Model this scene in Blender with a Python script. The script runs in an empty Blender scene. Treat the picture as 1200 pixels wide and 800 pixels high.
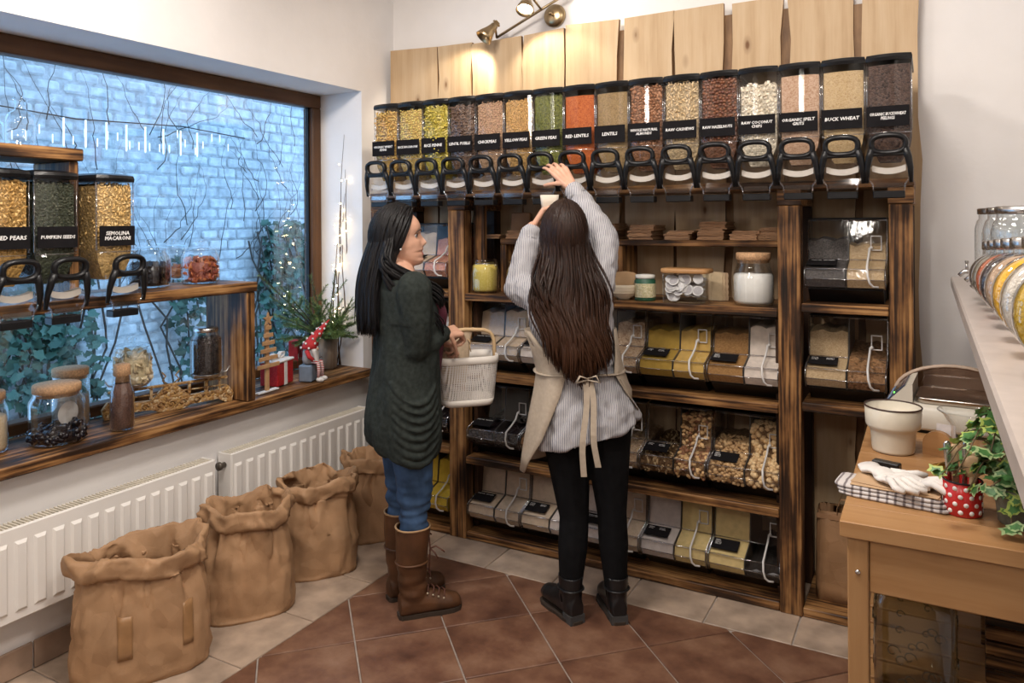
import bpy, math, random
import numpy as np
from mathutils import Vector, Matrix
sc = bpy.context.scene
COL = sc.collection
PI = math.pi
# ---------------- camera (metres, eye height 1.55 m, looking into the corner; lens shift as in the photo) -------------
YAW, ROLL, FPX = math.radians(28.8), 0.0067, 888.0
cR = Vector((math.cos(YAW), math.sin(YAW), 0)); cF = Vector((-math.sin(YAW), math.cos(YAW), 0)); cZ = Vector((0, 0, 1))
cr = cR * math.cos(ROLL) - cZ * math.sin(ROLL)
cu = cZ * math.cos(ROLL) + cR * math.sin(ROLL)
EYE = Vector((0, 0, 1.55))
cam = bpy.data.cameras.new('camera'); camo = bpy.data.objects.new('camera', cam); COL.objects.link(camo)
M = Matrix((cr, cu, -cF)).transposed().to_4x4(); M.translation = EYE
camo.matrix_world = M
cam.sensor_width = 36; cam.lens = FPX / 1200 * 36; cam.shift_y = -142 / 1200; cam.clip_start = .05
sc.camera = camo
# ---------------- world: blue dusk outside ----------------
w = bpy.data.worlds.new('dusk'); sc.world = w; w.use_nodes = True
bg = w.node_tree.nodes['Background']; bg.inputs[0].default_value = (.34, .61, 1.0, 1); bg.inputs[1].default_value = 2.3
# ---------------- room lamps ----------------
def area(name, loc, size, power, col, to=None, sizey=None):
    l = bpy.data.lights.new(name, 'AREA'); l.energy = power; l.color = col; l.size = size
    if sizey: l.shape = 'RECTANGLE'; l.size_y = sizey
    o = bpy.data.objects.new(name, l); COL.objects.link(o); o.location = loc
    if to: o.rotation_euler = (Vector(to) - Vector(loc)).to_track_quat('-Z', 'Y').to_euler()
    return o
def spot(name, loc, to, power, col, ang=60, blend=.5, r=.03):
    l = bpy.data.lights.new(name, 'SPOT'); l.energy = power; l.color = col; l.spot_size = math.radians(ang); l.spot_blend = blend; l.shadow_soft_size = r
    o = bpy.data.objects.new(name, l); COL.objects.link(o); o.location = loc
    o.rotation_euler = (Vector(to) - Vector(loc)).to_track_quat('-Z', 'Y').to_euler(); return o
WARM = (1, .92, .84)
area('ceiling_lamp', (-1.35, 1.6, 2.92), .35, 26, WARM)
area('ceiling_lamp', (-.25, 1.3, 2.92), .35, 22, WARM)
area('ceiling_lamp', (-1.5, -.4, 2.92), .5, 12, WARM)
# track spots near the ceiling, aimed at the upper walls
spot('track_spot', (-.35, 2.2, 2.85), (-.30, 3.5, 2.3), 30, WARM, 120, 1, .12)
spot('track_spot', (-1.75, 2.2, 2.85), (-1.85, 3.3, 2.25), 30, WARM, 120, 1, .12)
spot('track_spot', (-1.8, 1.0, 2.85), (-2.75, 1.5, 2.3), 50, WARM, 125, 1, .12)
# two upright tube lamps on the wall behind the camera
area('tube_lamp', (-.55, -.95, 2.58), .05, 8, WARM, (-.7, 3.1, 2.2), .42)
area('tube_lamp', (-1.9, -.95, 2.58), .05, 8, WARM, (-1.7, 3.1, 2.2), .42)
sc.view_settings.view_transform = 'Standard'; sc.view_settings.look = 'None'; sc.view_settings.gamma = 1
sc.view_settings.use_curve_mapping = False; sc.view_settings.exposure = .35
sc.cycles.transparent_max_bounces = 40
sc.cycles.max_bounces = 8
sc.cycles.sample_clamp_indirect = 4
# ---------------- pixel helpers (photo 1200x800 -> a point in the place) ----------------
def ray(px, py): return cF + cr * ((px - 600) / FPX) + cu * ((258 - py) / FPX)
def onZ(px, py, z): d = ray(px, py); return EYE + d * ((z - 1.55) / d.z)
def onX(px, py, x): d = ray(px, py); return EYE + d * (x / d.x)
def onY(px, py, y): d = ray(px, py); return EYE + d * (y / d.y)
def atD(px, py, dep): return EYE + ray(px, py) * dep
# ---------------- mesh builder ----------------
def TR(loc=(0, 0, 0), rz=0, rx=0, ry=0, s=None):
    m = Matrix.Translation(Vector(loc)) @ Matrix.Rotation(rz, 4, 'Z') @ Matrix.Rotation(ry, 4, 'Y') @ Matrix.Rotation(rx, 4, 'X')
    if s is not None: m = m @ Matrix.Diagonal((*((s,) * 3 if not hasattr(s, '__len__') else s), 1))
    return m
class MB:
    def __init__(s): s.v = []; s.f = []; s.m = []; s.s = []
    def add(s, vs, fs, mi=0, sm=False, M=None):
        b = len(s.v)
        if M is not None: vs = [M @ Vector(v) for v in vs]
        s.v += [tuple(v) for v in vs]; s.f += [[i + b for i in f] for f in fs]
        s.m += [mi] * len(fs); s.s += [sm] * len(fs); return s
    def box(s, c, d, bev=0, mi=0, M=None):
        x, y, z = [k / 2 for k in d]; C = Vector(c)
        if bev <= 0:
            vs = [C + Vector((sx * x, sy * y, sz * z)) for sx in (-1, 1) for sy in (-1, 1) for sz in (-1, 1)]
            fs = [(0, 1, 3, 2), (4, 6, 7, 5), (0, 4, 5, 1), (2, 3, 7, 6), (0, 2, 6, 4), (1, 5, 7, 3)]
            return s.add(vs, fs, mi, False, M)
        b = min(bev, x, y, z); vs = []; idx = {}
        for sx in (-1, 1):
            for sy in (-1, 1):
                for sz in (-1, 1):
                    for a in range(3):
                        p = [sx * x, sy * y, sz * z]
                        for k in range(3):
                            if k != a: p[k] -= (sx, sy, sz)[k] * b
                        idx[sx, sy, sz, a] = len(vs); vs.append(C + Vector(p))
        fs = []
        S = (-1, 1)
        for a in range(3):
            o = [k for k in range(3) if k != a]
            for sg in S:
                q = []
                for u, v in ((-1, -1), (1, -1), (1, 1), (-1, 1)):
                    k = [0, 0, 0]; k[a] = sg; k[o[0]] = u; k[o[1]] = v; q.append(idx[(*k, a)])
                fs.append(q if (sg > 0) == (a != 1) else q[::-1])
            for u in S:
                for v in S:
                    k0 = [0, 0, 0]; k0[a] = -1; k0[o[0]] = u; k0[o[1]] = v
                    k1 = list(k0); k1[a] = 1
                    fs.append([idx[(*k0, o[0])], idx[(*k1, o[0])], idx[(*k1, o[1])], idx[(*k0, o[1])]])
        for sx in S:
            for sy in S:
                for sz in S: fs.append([idx[sx, sy, sz, 0], idx[sx, sy, sz, 1], idx[sx, sy, sz, 2]])
        return s.add(vs, fs, mi, False, M)
    def loft(s, rings, mi=0, sm=True, c0=True, c1=True, closed=True, M=None, loop=False):
        n = len(rings[0]); vs = [p for r in rings for p in r]; fs = []
        R = len(rings)
        for i in range(R if loop else R - 1):
            for j in range(n if closed else n - 1):
                a, b = i * n + j, i * n + (j + 1) % n; c, d = ((i + 1) % R) * n + (j + 1) % n, ((i + 1) % R) * n + j
                fs.append((a, b, c, d))
        if closed and not loop:
            if c0: fs.append(tuple(range(n))[::-1])
            if c1: fs.append(tuple((R - 1) * n + j for j in range(n)))
        return s.add(vs, fs, mi, sm, M)
    def lathe(s, prof, n=20, mi=0, M=None, c0=True, c1=True, sm=True):
        return s.loft([[(r * math.cos(2 * PI * j / n), r * math.sin(2 * PI * j / n), z) for j in range(n)] for r, z in prof], mi, sm, c0, c1, True, M)
    def tube(s, pts, r, n=8, mi=0, closed=False, M=None, flat=1, caps=True, sm=True, up=None):
        pts = [Vector(p) for p in pts]; k = len(pts); rings = []; prev = None
        for i, p in enumerate(pts):
            if closed: t = pts[(i + 1) % k] - pts[i - 1]
            else: t = pts[min(i + 1, k - 1)] - pts[max(i - 1, 0)]
            t.normalize() if t.length else None
            if prev is None:
                a = Vector(up) if up is not None else (Vector((0, 0, 1)) if abs(t.z) < .9 else Vector((1, 0, 0)))
                nx = a.cross(t); nx.normalize()
            else:
                nx = prev - t * prev.dot(t)
                if nx.length < 1e-6: nx = Vector((1, 0, 0))
                nx.normalize()
            prev = nx; ny = t.cross(nx)
            rr = r[i] if hasattr(r, '__len__') else r
            rings.append([p + nx * (rr * math.cos(2 * PI * j / n)) + ny * (rr * flat * math.sin(2 * PI * j / n)) for j in range(n)])
        return s.loft(rings, mi, sm, caps, caps, True, M, closed)
    def ell(s, c, r, n=10, mi=0, M=None):
        r = (r,) * 3 if not hasattr(r, '__len__') else r; h = max(3, n // 2)
        rings = [[(c[0] + r[0] * math.sin(PI * i / h) * math.cos(2 * PI * j / n), c[1] + r[1] * math.sin(PI * i / h) * math.sin(2 * PI * j / n), c[2] - r[2] * math.cos(PI * i / h)) for j in range(n)] for i in range(1, h)]
        b = [(c[0], c[1], c[2] - r[2])]; t = [(c[0], c[1], c[2] + r[2])]
        vs = b + [p for q in rings for p in q] + t; fs = []
        for j in range(n):
            fs.append((0, 1 + (j + 1) % n, 1 + j)); e = 1 + (h - 2) * n; fs.append((e + j, e + (j + 1) % n, len(vs) - 1))
            for i in range(h - 2):
                a = 1 + i * n; fs.append((a + j, a + (j + 1) % n, a + n + (j + 1) % n, a + n + j))
        return s.add(vs, fs, mi, True, M)
    def prism(s, poly, a, b, axis=2, mi=0, M=None, sm=False):
        def P(p, h):
            q = list(p); q.insert(axis, h); return q
        n = len(poly); vs = [P(p, a) for p in poly] + [P(p, b) for p in poly]
        fs = [tuple(range(n))[::-1], tuple(range(n, 2 * n))] + [(i, (i + 1) % n, n + (i + 1) % n, n + i) for i in range(n)]
        return s.add(vs, fs, mi, sm, M)
    def mesh(s, name, mats):
        me = bpy.data.meshes.new(name); me.from_pydata(s.v, [], s.f)
        for m in (mats if isinstance(mats, (list, tuple)) else [mats]): me.materials.append(m)
        me.polygons.foreach_set('material_index', s.m); me.polygons.foreach_set('use_smooth', s.s)
        import bmesh
        bm = bmesh.new(); bm.from_mesh(me); bmesh.ops.recalc_face_normals(bm, faces=bm.faces); bm.to_mesh(me); bm.free()
        me.update(); return me
    def obj(s, name, mats, parent=None, loc=(0, 0, 0), rz=0): return inst(name, s.mesh(name, mats), parent, loc, rz)
def inst(name, me, parent=None, loc=(0, 0, 0), rz=0):
    o = bpy.data.objects.new(name, me); COL.objects.link(o); o.location = loc; o.rotation_euler = (0, 0, rz)
    if parent is not None: o.parent = parent
    return o
def tag(o, label, cat, group=None, kind=None):
    if label: o['label'] = label
    if cat: o['category'] = cat
    if group: o['group'] = group
    if kind: o['kind'] = kind
    return o
def thing(name, label, cat, loc=(0, 0, 0), rz=0, group=None):
    return tag(inst(name, None, None, loc, rz), label, cat, group)
def dup(root, loc, rz=0, label=None, group=None):
    def cp(o, par):
        c = o.copy(); COL.objects.link(c)
        if par is not None: c.parent = par
        for ch in o.children: cp(ch, c)
        return c
    r = cp(root, None); r.location = loc; r.rotation_euler = (0, 0, rz)
    if label: r['label'] = label
    if group: r['group'] = group
    return r
def struct(o): o['kind'] = 'structure'; return o
def stuff(o): o['kind'] = 'stuff'; return o
def sring(cx, cy, z, a, b, n=28, e=2.0, ph=0, wob=None):
    out = []
    for j in range(n):
        t = 2 * PI * j / n + ph; c, q = math.cos(t), math.sin(t)
        x = a * math.copysign(abs(c) ** (2 / e), c); y = b * math.copysign(abs(q) ** (2 / e), q)
        k = 1 + (wob(t) if wob else 0)
        out.append((cx + x * k, cy + y * k, z))
    return out
def lerp(a, b, t): return a + (b - a) * t
def interp(x, xs, ys):
    return float(np.interp(x, xs, ys))
rng = random.Random(7)
# unit pellets
def ico():
    t = (1 + 5 ** .5) / 2
    v = [(-1, t, 0), (1, t, 0), (-1, -t, 0), (1, -t, 0), (0, -1, t), (0, 1, t), (0, -1, -t), (0, 1, -t), (t, 0, -1), (t, 0, 1), (-t, 0, -1), (-t, 0, 1)]
    f = [(0, 11, 5), (0, 5, 1), (0, 1, 7), (0, 7, 10), (0, 10, 11), (1, 5, 9), (5, 11, 4), (11, 10, 2), (10, 7, 6), (7, 1, 8), (3, 9, 4), (3, 4, 2), (3, 2, 6), (3, 6, 8), (3, 8, 9), (4, 9, 5), (2, 4, 11), (6, 2, 10), (8, 6, 7), (9, 8, 1)]
    v = np.array(v); return v / np.linalg.norm(v[0]), f
ICO = ico()
def rod():
    n = 6; r = [[(math.cos(2 * PI * j / n), math.sin(2 * PI * j / n), z) for j in range(n)] for z in (-1, 1)]
    v = np.array(r[0] + r[1]); f = [(j, (j + 1) % n, n + (j + 1) % n, n + j) for j in range(n)] + [tuple(range(n))[::-1], tuple(range(n, 2 * n))]; return v, f
ROD = rod()
def chipu():
    v = np.array([(-1, -1, 0), (1, -.8, .2), (.9, 1, -.1), (-.8, .9, .25), (-1, -1, .14), (1, -.8, .34), (.9, 1, .04), (-.8, .9, .39)]); f = [(0, 3, 2, 1), (4, 5, 6, 7), (0, 1, 5, 4), (1, 2, 6, 5), (2, 3, 7, 6), (3, 0, 4, 7)]; return v, f
CHIP = chipu()
def crescent():
    pts = [Vector((math.cos(a) * .8 - .4, math.sin(a), 0)) for a in np.linspace(-1.1, 1.1, 5)]
    b = MB(); b.tube(pts, [.18, .34, .4, .34, .18], 5); return np.array(b.v), b.f
CRES = crescent()
def scatter(mb, unit, pts, size, nm=1, flatrand=True, sm=True, jit=.15):
    """pellets of a unit shape (V,F) at points, random orientation; material index random"""
    V, F = unit
    for p in pts:
        q = Matrix.Rotation(rng.uniform(0, 6.28), 3, 'Z') @ Matrix.Rotation(rng.uniform(0, 6.28), 3, 'X') @ Matrix.Rotation(rng.uniform(0, 6.28), 3, 'Y') if flatrand else Matrix.Rotation(rng.uniform(0, 6.28), 3, 'Z')
        k = 1 + rng.uniform(-jit, jit)
        vs = (V * (np.array(size) * k)) @ np.array(q).T + np.array(p)
        mb.add(vs.tolist(), F, rng.randrange(nm), sm)
# ---------------- procedural materials ----------------
def newmat(name):
    m = bpy.data.materials.new(name); m.use_nodes = True; nt = m.node_tree; return m, nt, nt.nodes['Principled BSDF']
def nd(nt, typ, ins=None, **kw):
    n = nt.nodes.new('ShaderNode' + typ)
    for k, v in kw.items(): setattr(n, k, v)
    for k, v in (ins or {}).items():
        if isinstance(v, bpy.types.NodeSocket): nt.links.new(v, n.inputs[k])
        else: n.inputs[k].default_value = v
    return n
def c4(c): return (*c, 1) if len(c) == 3 else c
def ramp(nt, fac, stops, interp='LINEAR'):
    n = nt.nodes.new('ShaderNodeValToRGB'); r = n.color_ramp; r.interpolation = interp
    while len(r.elements) < len(stops): r.elements.new(.5)
    for e, (p, c) in zip(r.elements, stops): e.position = p; e.color = c4(c)
    nt.links.new(fac, n.inputs[0]); return n.outputs[0]
def coords(nt, scale=(1, 1, 1), rand=True, off=(0, 0, 0)):
    tc = nd(nt, 'TexCoord'); v = tc.outputs['Object']
    if rand:
        oi = nd(nt, 'ObjectInfo'); m = nd(nt, 'VectorMath', {0: v, 1: off}, operation='ADD')
        mm = nd(nt, 'Math', {0: oi.outputs['Random'], 1: 37.0}, operation='MULTIPLY')
        a = nd(nt, 'VectorMath', {0: m.outputs[0], 1: mm.outputs[0]}, operation='ADD'); v = a.outputs[0]
    return nd(nt, 'Mapping', {'Vector': v, 'Scale': scale}).outputs[0]
def bump(nt, b, h, st=.3, dist=.002):
    n = nd(nt, 'Bump', {'Height': h, 'Strength': st, 'Distance': dist}); nt.links.new(n.outputs[0], b.inputs['Normal'])
def setb(b, rough=.5, metal=0, spec=.5, col=None):
    b.inputs['Roughness'].default_value = rough; b.inputs['Metallic'].default_value = metal; b.inputs['Specular IOR Level'].default_value = spec
    if col is not None: b.inputs['Base Color'].default_value = c4(col)
def plain(name, col, rough=.5, metal=0, spec=.5, var=.12, vs=30, bs=0, bd=.001, bscale=80):
    m, nt, b = newmat(name); setb(b, rough, metal, spec)
    v = coords(nt); n = nd(nt, 'TexNoise', {'Vector': v, 'Scale': vs, 'Detail': 4})
    d = tuple(max(0, c * (1 - var)) for c in col); l = tuple(min(1, c * (1 + var)) for c in col)
    nt.links.new(ramp(nt, n.outputs[0], [(.3, d), (.7, l)]), b.inputs['Base Color'])
    if bs:
        n2 = nd(nt, 'TexNoise', {'Vector': v, 'Scale': bscale, 'Detail': 5}); bump(nt, b, n2.outputs[0], bs, bd)
    return m
def clear(name, tint=(1, 1, 1), fmin=.04, fmax=.7, rough=.03, scratch=False, pw=3.5):
    m, nt, b = newmat(name); nt.nodes.remove(b); out = nt.nodes['Material Output']
    lw = nd(nt, 'LayerWeight', {'Blend': .5}); p = nd(nt, 'Math', {0: lw.outputs['Facing'], 1: pw}, operation='POWER')
    mr = nd(nt, 'MapRange', {0: p.outputs[0], 3: fmin, 4: fmax})
    t = nd(nt, 'BsdfTransparent', {'Color': c4(tint)}); g = nd(nt, 'BsdfGlossy', {'Color': (1, 1, 1, 1), 'Roughness': rough})
    if scratch:
        n = nd(nt, 'TexNoise', {'Vector': coords(nt), 'Scale': 14, 'Detail': 3}); bp = nd(nt, 'Bump', {'Height': n.outputs[0], 'Strength': .1, 'Distance': .01}); nt.links.new(bp.outputs[0], g.inputs['Normal'])
    mx = nd(nt, 'MixShader', {0: mr.outputs[0], 1: t.outputs[0], 2: g.outputs[0]}); nt.links.new(mx.outputs[0], out.inputs[0]); return m
def emit(name, col, st):
    m, nt, b = newmat(name); b.inputs['Emission Color'].default_value = c4(col); b.inputs['Emission Strength'].default_value = st; setb(b, .5, 0, .2, col); return m
def wood(name, stops, axis=0, fine=14, patch=2.2, pw=.5, rough=.55, knots=False, bs=.25, ring=False):
    """grain along the given axis of the object; stops colour a mix of fine grain and broad patches"""
    m, nt, b = newmat(name); setb(b, rough, 0, .3)
    s1 = [fine] * 3; s1[axis] = fine * .05; s2 = [patch * 2.2] * 3; s2[axis] = patch * .9
    n1 = nd(nt, 'TexNoise', {'Vector': coords(nt, s1), 'Scale': 3, 'Detail': 6, 'Roughness': .65})
    n2 = nd(nt, 'TexNoise', {'Vector': coords(nt, s2, off=(3, 5, 1)), 'Scale': 1.4, 'Detail': 4, 'Roughness': .55})
    a = nd(nt, 'Math', {0: n1.outputs[0], 1: 1 - pw}, operation='MULTIPLY'); c = nd(nt, 'Math', {0: n2.outputs[0], 1: pw, 2: a.outputs[0]}, operation='MULTIPLY_ADD')
    f = c.outputs[0]
    if ring:
        s3 = [40] * 3; s3[axis] = 1.2
        wv = nd(nt, 'TexNoise', {'Vector': coords(nt, s3, off=(1, 2, 9)), 'Scale': 2.4, 'Detail': 2}); mr = nd(nt, 'MapRange', {0: wv.outputs[0], 1: .35, 2: .65, 3: -.09, 4: .07})
        f = nd(nt, 'Math', {0: f, 1: mr.outputs[0]}, operation='ADD').outputs[0]
    col = ramp(nt, f, stops)
    if knots:
        s4 = [7] * 3; s4[axis] = 3.2
        vo = nd(nt, 'TexVoronoi', {'Vector': coords(nt, s4, off=(9, 4, 2)), 'Scale': 1.0, 'Randomness': 1})
        k = ramp(nt, vo.outputs['Distance'], [(.05, (1, 1, 1)), (.085, (.35, .35, .35)), (.16, (0, 0, 0))])
        mx = nd(nt, 'Mix', {0: k, 6: col, 7: c4((.16, .075, .03))}, data_type='RGBA'); col = mx.outputs[2]
    nt.links.new(col, b.inputs['Base Color']); bump(nt, b, n1.outputs[0], bs, .002); return m
def grain_mat(name, cols, scale, bs=.6, rough=.6):
    m, nt, b = newmat(name); setb(b, rough, 0, .25); v = coords(nt)
    vo = nd(nt, 'TexVoronoi', {'Vector': v, 'Scale': scale}); sp = nd(nt, 'SeparateColor', {0: vo.outputs['Color']})
    st = [(i / max(1, len(cols) - 1), c) for i, c in enumerate(cols)]
    nt.links.new(ramp(nt, sp.outputs[0], st), b.inputs['Base Color'])
    iv = nd(nt, 'Math', {0: 1.0, 1: vo.outputs['Distance']}, operation='SUBTRACT'); bump(nt, b, iv.outputs[0], bs, .6 / scale); return m
def cloth(name, c1, c2, axis=0, freq=150, rough=.85, thr=.5, fold=0):
    m, nt, b = newmat(name); setb(b, rough, 0, .15); v = coords(nt, rand=False)
    wv = nd(nt, 'TexWave', {'Vector': v, 'Scale': freq, 'Distortion': 1.2, 'Detail': 2, 'Detail Scale': 1.5}, wave_type='BANDS', bands_direction='XYZ'[axis])
    nt.links.new(ramp(nt, wv.outputs[0], [(thr - .12, c1), (thr + .12, c2)]), b.inputs['Base Color'])
    n = nd(nt, 'TexNoise', {'Vector': v, 'Scale': 9, 'Detail': 4}); bump(nt, b, n.outputs[0], .5, .02); return m
CHAR = [(.32, (.010, .006, .004)), (.43, (.045, .02, .009)), (.51, (.17, .078, .028)), (.60, (.34, .175, .065)), (.72, (.50, .29, .125))]
BURN = [wood('charred_wood_' + 'xyz'[a], CHAR, a, 13, 2.6, .62, .5, False, .35, True) for a in range(3)]
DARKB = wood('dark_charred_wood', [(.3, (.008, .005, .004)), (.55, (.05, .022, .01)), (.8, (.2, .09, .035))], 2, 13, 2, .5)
PLANK = wood('raw_plank', [(.3, (.38, .245, .125)), (.5, (.51, .36, .215)), (.72, (.60, .455, .30))], 2, 7, 1.5, .35, .6, True, .2)
BARK = wood('plank_bark', [(.3, (.10, .05, .025)), (.6, (.30, .17, .08)), (.8, (.45, .28, .14))], 2, 9, 5, .6)
SMOKED = wood('smoked_plank', [(.3, (.10, .052, .022)), (.5, (.22, .125, .055)), (.72, (.32, .20, .10))], 2, 8, 2, .5, .6, True)
BEECH = wood('oiled_pine', [(.3, (.27, .125, .045)), (.5, (.38, .20, .082)), (.72, (.46, .265, .12))], 0, 7, 2, .4, .45, True)
BEECHZ = wood('oiled_pine_leg', [(.3, (.30, .15, .06)), (.5, (.39, .215, .092)), (.72, (.46, .27, .125))], 2, 7, 2, .4, .45)
FRAMEW = wood('window_frame_wood', [(.3, (.045, .018, .007)), (.5, (.10, .045, .018)), (.72, (.18, .09, .04))], 2, 8, 2, .5, .45)
CORK = plain('cork', (.50, .30, .16), .8, var=.3, vs=160, bs=.3, bscale=200)
PLASTER = plain('white_plaster', (.80, .775, .76), .9, spec=.2, var=.025, vs=5, bs=.25, bd=.004, bscale=28)
ENAMEL_W = plain('radiator_enamel', (.80, .77, .73), .35, var=.03, vs=4)
BLACKP = plain('black_plastic', (.009, .009, .010), .3, spec=.3, var=.2)
SLATE = plain('label_slate', (.010, .009, .010), .8, spec=.08, var=.15)
CHALK = plain('chalk_lettering', (.82, .80, .78), .9, var=.05)
PLEX = clear('clear_plastic', (.985, .985, .985), .022, .7, .06, False, 4.5)
EDGE = clear('clear_edge', (.80, .80, .82), .14, .8, .12, False, 1.5)
PLEXT = clear('tinted_plastic', (.94, .94, .95), .03, .6, .06, True, 3.4)
GLASS = clear('jar_glass', (.945, .965, .97), .06, .9, .015, False, 2.0)
PANE = clear('window_glass', (.93, .97, .98), .06, .8, .0, False, 4)
OLDGLASS = clear('demijohn_glass', (.62, .62, .54), .06, .7, .06, True, 2.2)
FROST = plain('translucent_tube', (.62, .60, .58), .35, var=.05)
CREAM = plain('white_impeller', (.50, .46, .41), .4, var=.04)
STEEL = plain('steel', (.62, .60, .58), .25, 1, var=.08)
BRASS = plain('antique_brass', (.45, .34, .20), .3, 1, var=.15)
KRAFT = None
# ================= the room =================
def boxobj(name, lo, hi, m, parent=None, bev=0):
    c = [(a + b) / 2 for a, b in zip(lo, hi)]; d = [b - a for a, b in zip(lo, hi)]
    return MB().box((0, 0, 0), d, bev).obj(name, m, parent, c)
GROUT = plain('grout', (.36, .31, .27), .9, var=.15)
BEIGE = plain('beige_floor_tile', (.40, .30, .225), .5, var=.3, vs=9, bs=.2, bscale=25)
def terracotta():
    m, nt, b = newmat('terracotta_floor_tile'); setb(b, .42, 0, .4)
    n = nd(nt, 'TexNoise', {'Vector': coords(nt), 'Scale': 5, 'Detail': 8, 'Roughness': .62})
    nt.links.new(ramp(nt, n.outputs[0], [(.3, (.075, .032, .02)), (.48, (.155, .072, .043)), (.58, (.21, .108, .065)), (.75, (.29, .17, .11))]), b.inputs['Base Color'])
    n2 = nd(nt, 'TexNoise', {'Vector': coords(nt), 'Scale': 22, 'Detail': 4}); bump(nt, b, n2.outputs[0], .2, .003); return m
TERRA = terracotta()
XL, XR, YB, YF, ZC = -2.75, .5, 3.57, -1.2, 2.95
floor = struct(boxobj('floor', (XL - .35, YF - .1, -.1), (XR + .1, YB + .1, -.006), GROUT))
def tilemesh(poly):
    c = (sum(p[0] for p in poly) / len(poly), sum(p[1] for p in poly) / len(poly))
    big = [(p[0] - c[0], p[1] - c[1]) for p in poly]; sm = [(x * .985, y * .985) for x, y in big]
    b = MB(); b.loft([[(x, y, -.012) for x, y in big], [(x, y, -.002) for x, y in big], [(x, y, 0) for x, y in sm]], 0, False, False, True)
    return b, c
fc = floor.location
def puttile(poly, m, memo={}):
    b, c = tilemesh(poly)
    key = (m.name, tuple((round(x, 3), round(y, 3)) for x, y, z in b.v))
    if key not in memo: memo[key] = b.mesh('tile', m)
    inst('tile', memo[key], floor, (c[0] - fc.x, c[1] - fc.y, -fc.z))
def clip(poly, ax, val, keep):
    out = []; n = len(poly)
    for i in range(n):
        p, q = poly[i], poly[(i + 1) % n]; a = (p[ax] - val) * keep; c = (q[ax] - val) * keep
        if a >= 0: out.append(p)
        if (a > 0 and c < 0) or (a < 0 and c > 0):
            t = a / (a - c); out.append((p[0] + (q[0] - p[0]) * t, p[1] + (q[1] - p[1]) * t))
    return out
def area2(p): return abs(sum(p[i][0] * p[(i + 1) % len(p)][1] - p[(i + 1) % len(p)][0] * p[i][1] for i in range(len(p)))) / 2
BX, BY, g = -2.1, 2.9, .003
def rect(x0, y0, x1, y1): return [(x0 + g, y0 + g), (x1 - g, y0 + g), (x1 - g, y1 - g), (x0 + g, y1 - g)]
ys = [.45 + .35 * k for k in range(9)] + [YB]
for a, b_ in zip(ys[:-1], ys[1:]):
    for x0, x1 in ((BX - .34, BX), (XL, BX - .34)): puttile(rect(x0, a, x1, b_), BEIGE)
xs = [BX] + [-1.745 + .325 * k for k in range(7)] + [XR]
for a, b_ in zip(xs[:-1], xs[1:]): puttile(rect(a, BY, b_, BY + .34), BEIGE)
for a, b_ in zip(xs[:-1], xs[1:]): puttile(rect(a, BY + .34, b_, YB), BEIGE)
s2 = .34 / math.sqrt(2); hh = .167 / math.sqrt(2) * 2
for i in range(-14, 12):
    for j in range(-14, 12):
        cx, cy = -1.864 + (i + j + 1) * s2, 2.166 + (i - j) * s2
        q = [(cx - hh, cy), (cx, cy - hh), (cx + hh, cy), (cx, cy + hh)]
        if cx < BX - .3 or cy > BY + .3 or cx > XR + .3 or cy < .9: continue
        for ax, v, k in ((0, BX + g, 1), (1, BY - g, -1), (0, XR, -1)):
            if q: q = clip(q, ax, v, k)
        if len(q) > 2 and area2(q) > .0015: puttile(q, TERRA)
# walls
wb = struct(boxobj('wall_back', (XL - .35, YB, -.1), (XR + .1, YB + .12, ZC), PLASTER))
struct(boxobj('wall_right', (XR, YF - .1, -.1), (XR + .1, YB, ZC), PLASTER))
struct(boxobj('wall_front', (XL - .35, YF - .1, -.1), (XR, YF, ZC), plain('dark_unseen_wall', (.11, .07, .045), .7)))  # unseen wall behind the camera, coloured dark to cut reflected fill light
struct(boxobj('ceiling', (XL - .35, YF - .1, ZC), (XR + .1, YB + .12, ZC + .1), PLASTER))
WY0, WY1, WZ0, WZ1, WX = .35, 3.28, .70, 2.27, -3.09
for lo, hi in (((WX, YF, -.1), (XL, YB, WZ0)), ((WX, YF, WZ1), (XL, YB, ZC)), ((WX, YF, WZ0), (XL, WY0, WZ1)), ((WX, WY1, WZ0), (XL, YB, WZ1))):
    struct(boxobj('wall_left', lo, hi, PLASTER))
bb = struct(inst('baseboard_left', None, None, (XL, 0, 0)))
tm = MB().box((0, 0, 0), (.012, .344, .095), .003).mesh('tile', plain('skirting_tile', (.36, .25, .18), .55, var=.25, vs=9))
for k in range(11): inst('tile', tm, bb, (.007, -.07 + .35 * k, .049))
tm2 = MB().box((0, 0, 0), (.32, .012, .095), .003).mesh('tile', tm.materials[0])
bb2 = struct(inst('baseboard_back', None, None, (0, YB, 0)))
for k in range(2): inst('tile', tm2, bb2, (.14 + .325 * k, -.007, .049))
# window
win = struct(inst('window_1', None, None, (WX, 0, 0)))
def wpart(name, lo, hi, m, bev=.006): return boxobj(name, lo, hi, m, win, bev)
FY = wood('window_rail_wood', [(.3, (.045, .018, .007)), (.5, (.10, .045, .018)), (.72, (.18, .09, .04))], 1, 8, 2, .5, .45)
wpart('frame_rail', (-.03, WY0, WZ1 - .075), (.045, WY1, WZ1 - .001), FY)
wpart('frame_rail', (-.03, WY0, WZ0 + .041), (.045, WY1, WZ0 + .09), FY)
wpart('frame_stile', (-.03, WY1 - .07, WZ0 + .09), (.045, WY1 - .001, WZ1 - .075), FRAMEW)
wpart('frame_stile', (-.03, WY0 + .001, WZ0 + .09), (.045, WY0 + .07, WZ1 - .075), FRAMEW)
wpart('gasket', (.0, WY1 - .082, WZ0 + .09), (.02, WY1 - .07, WZ1 - .075), BLACKP, 0)
wpart('glass_pane', (-.004, WY0 + .07, WZ0 + .09), (.002, WY1 - .082, WZ1 - .075), PANE, 0)
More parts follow.
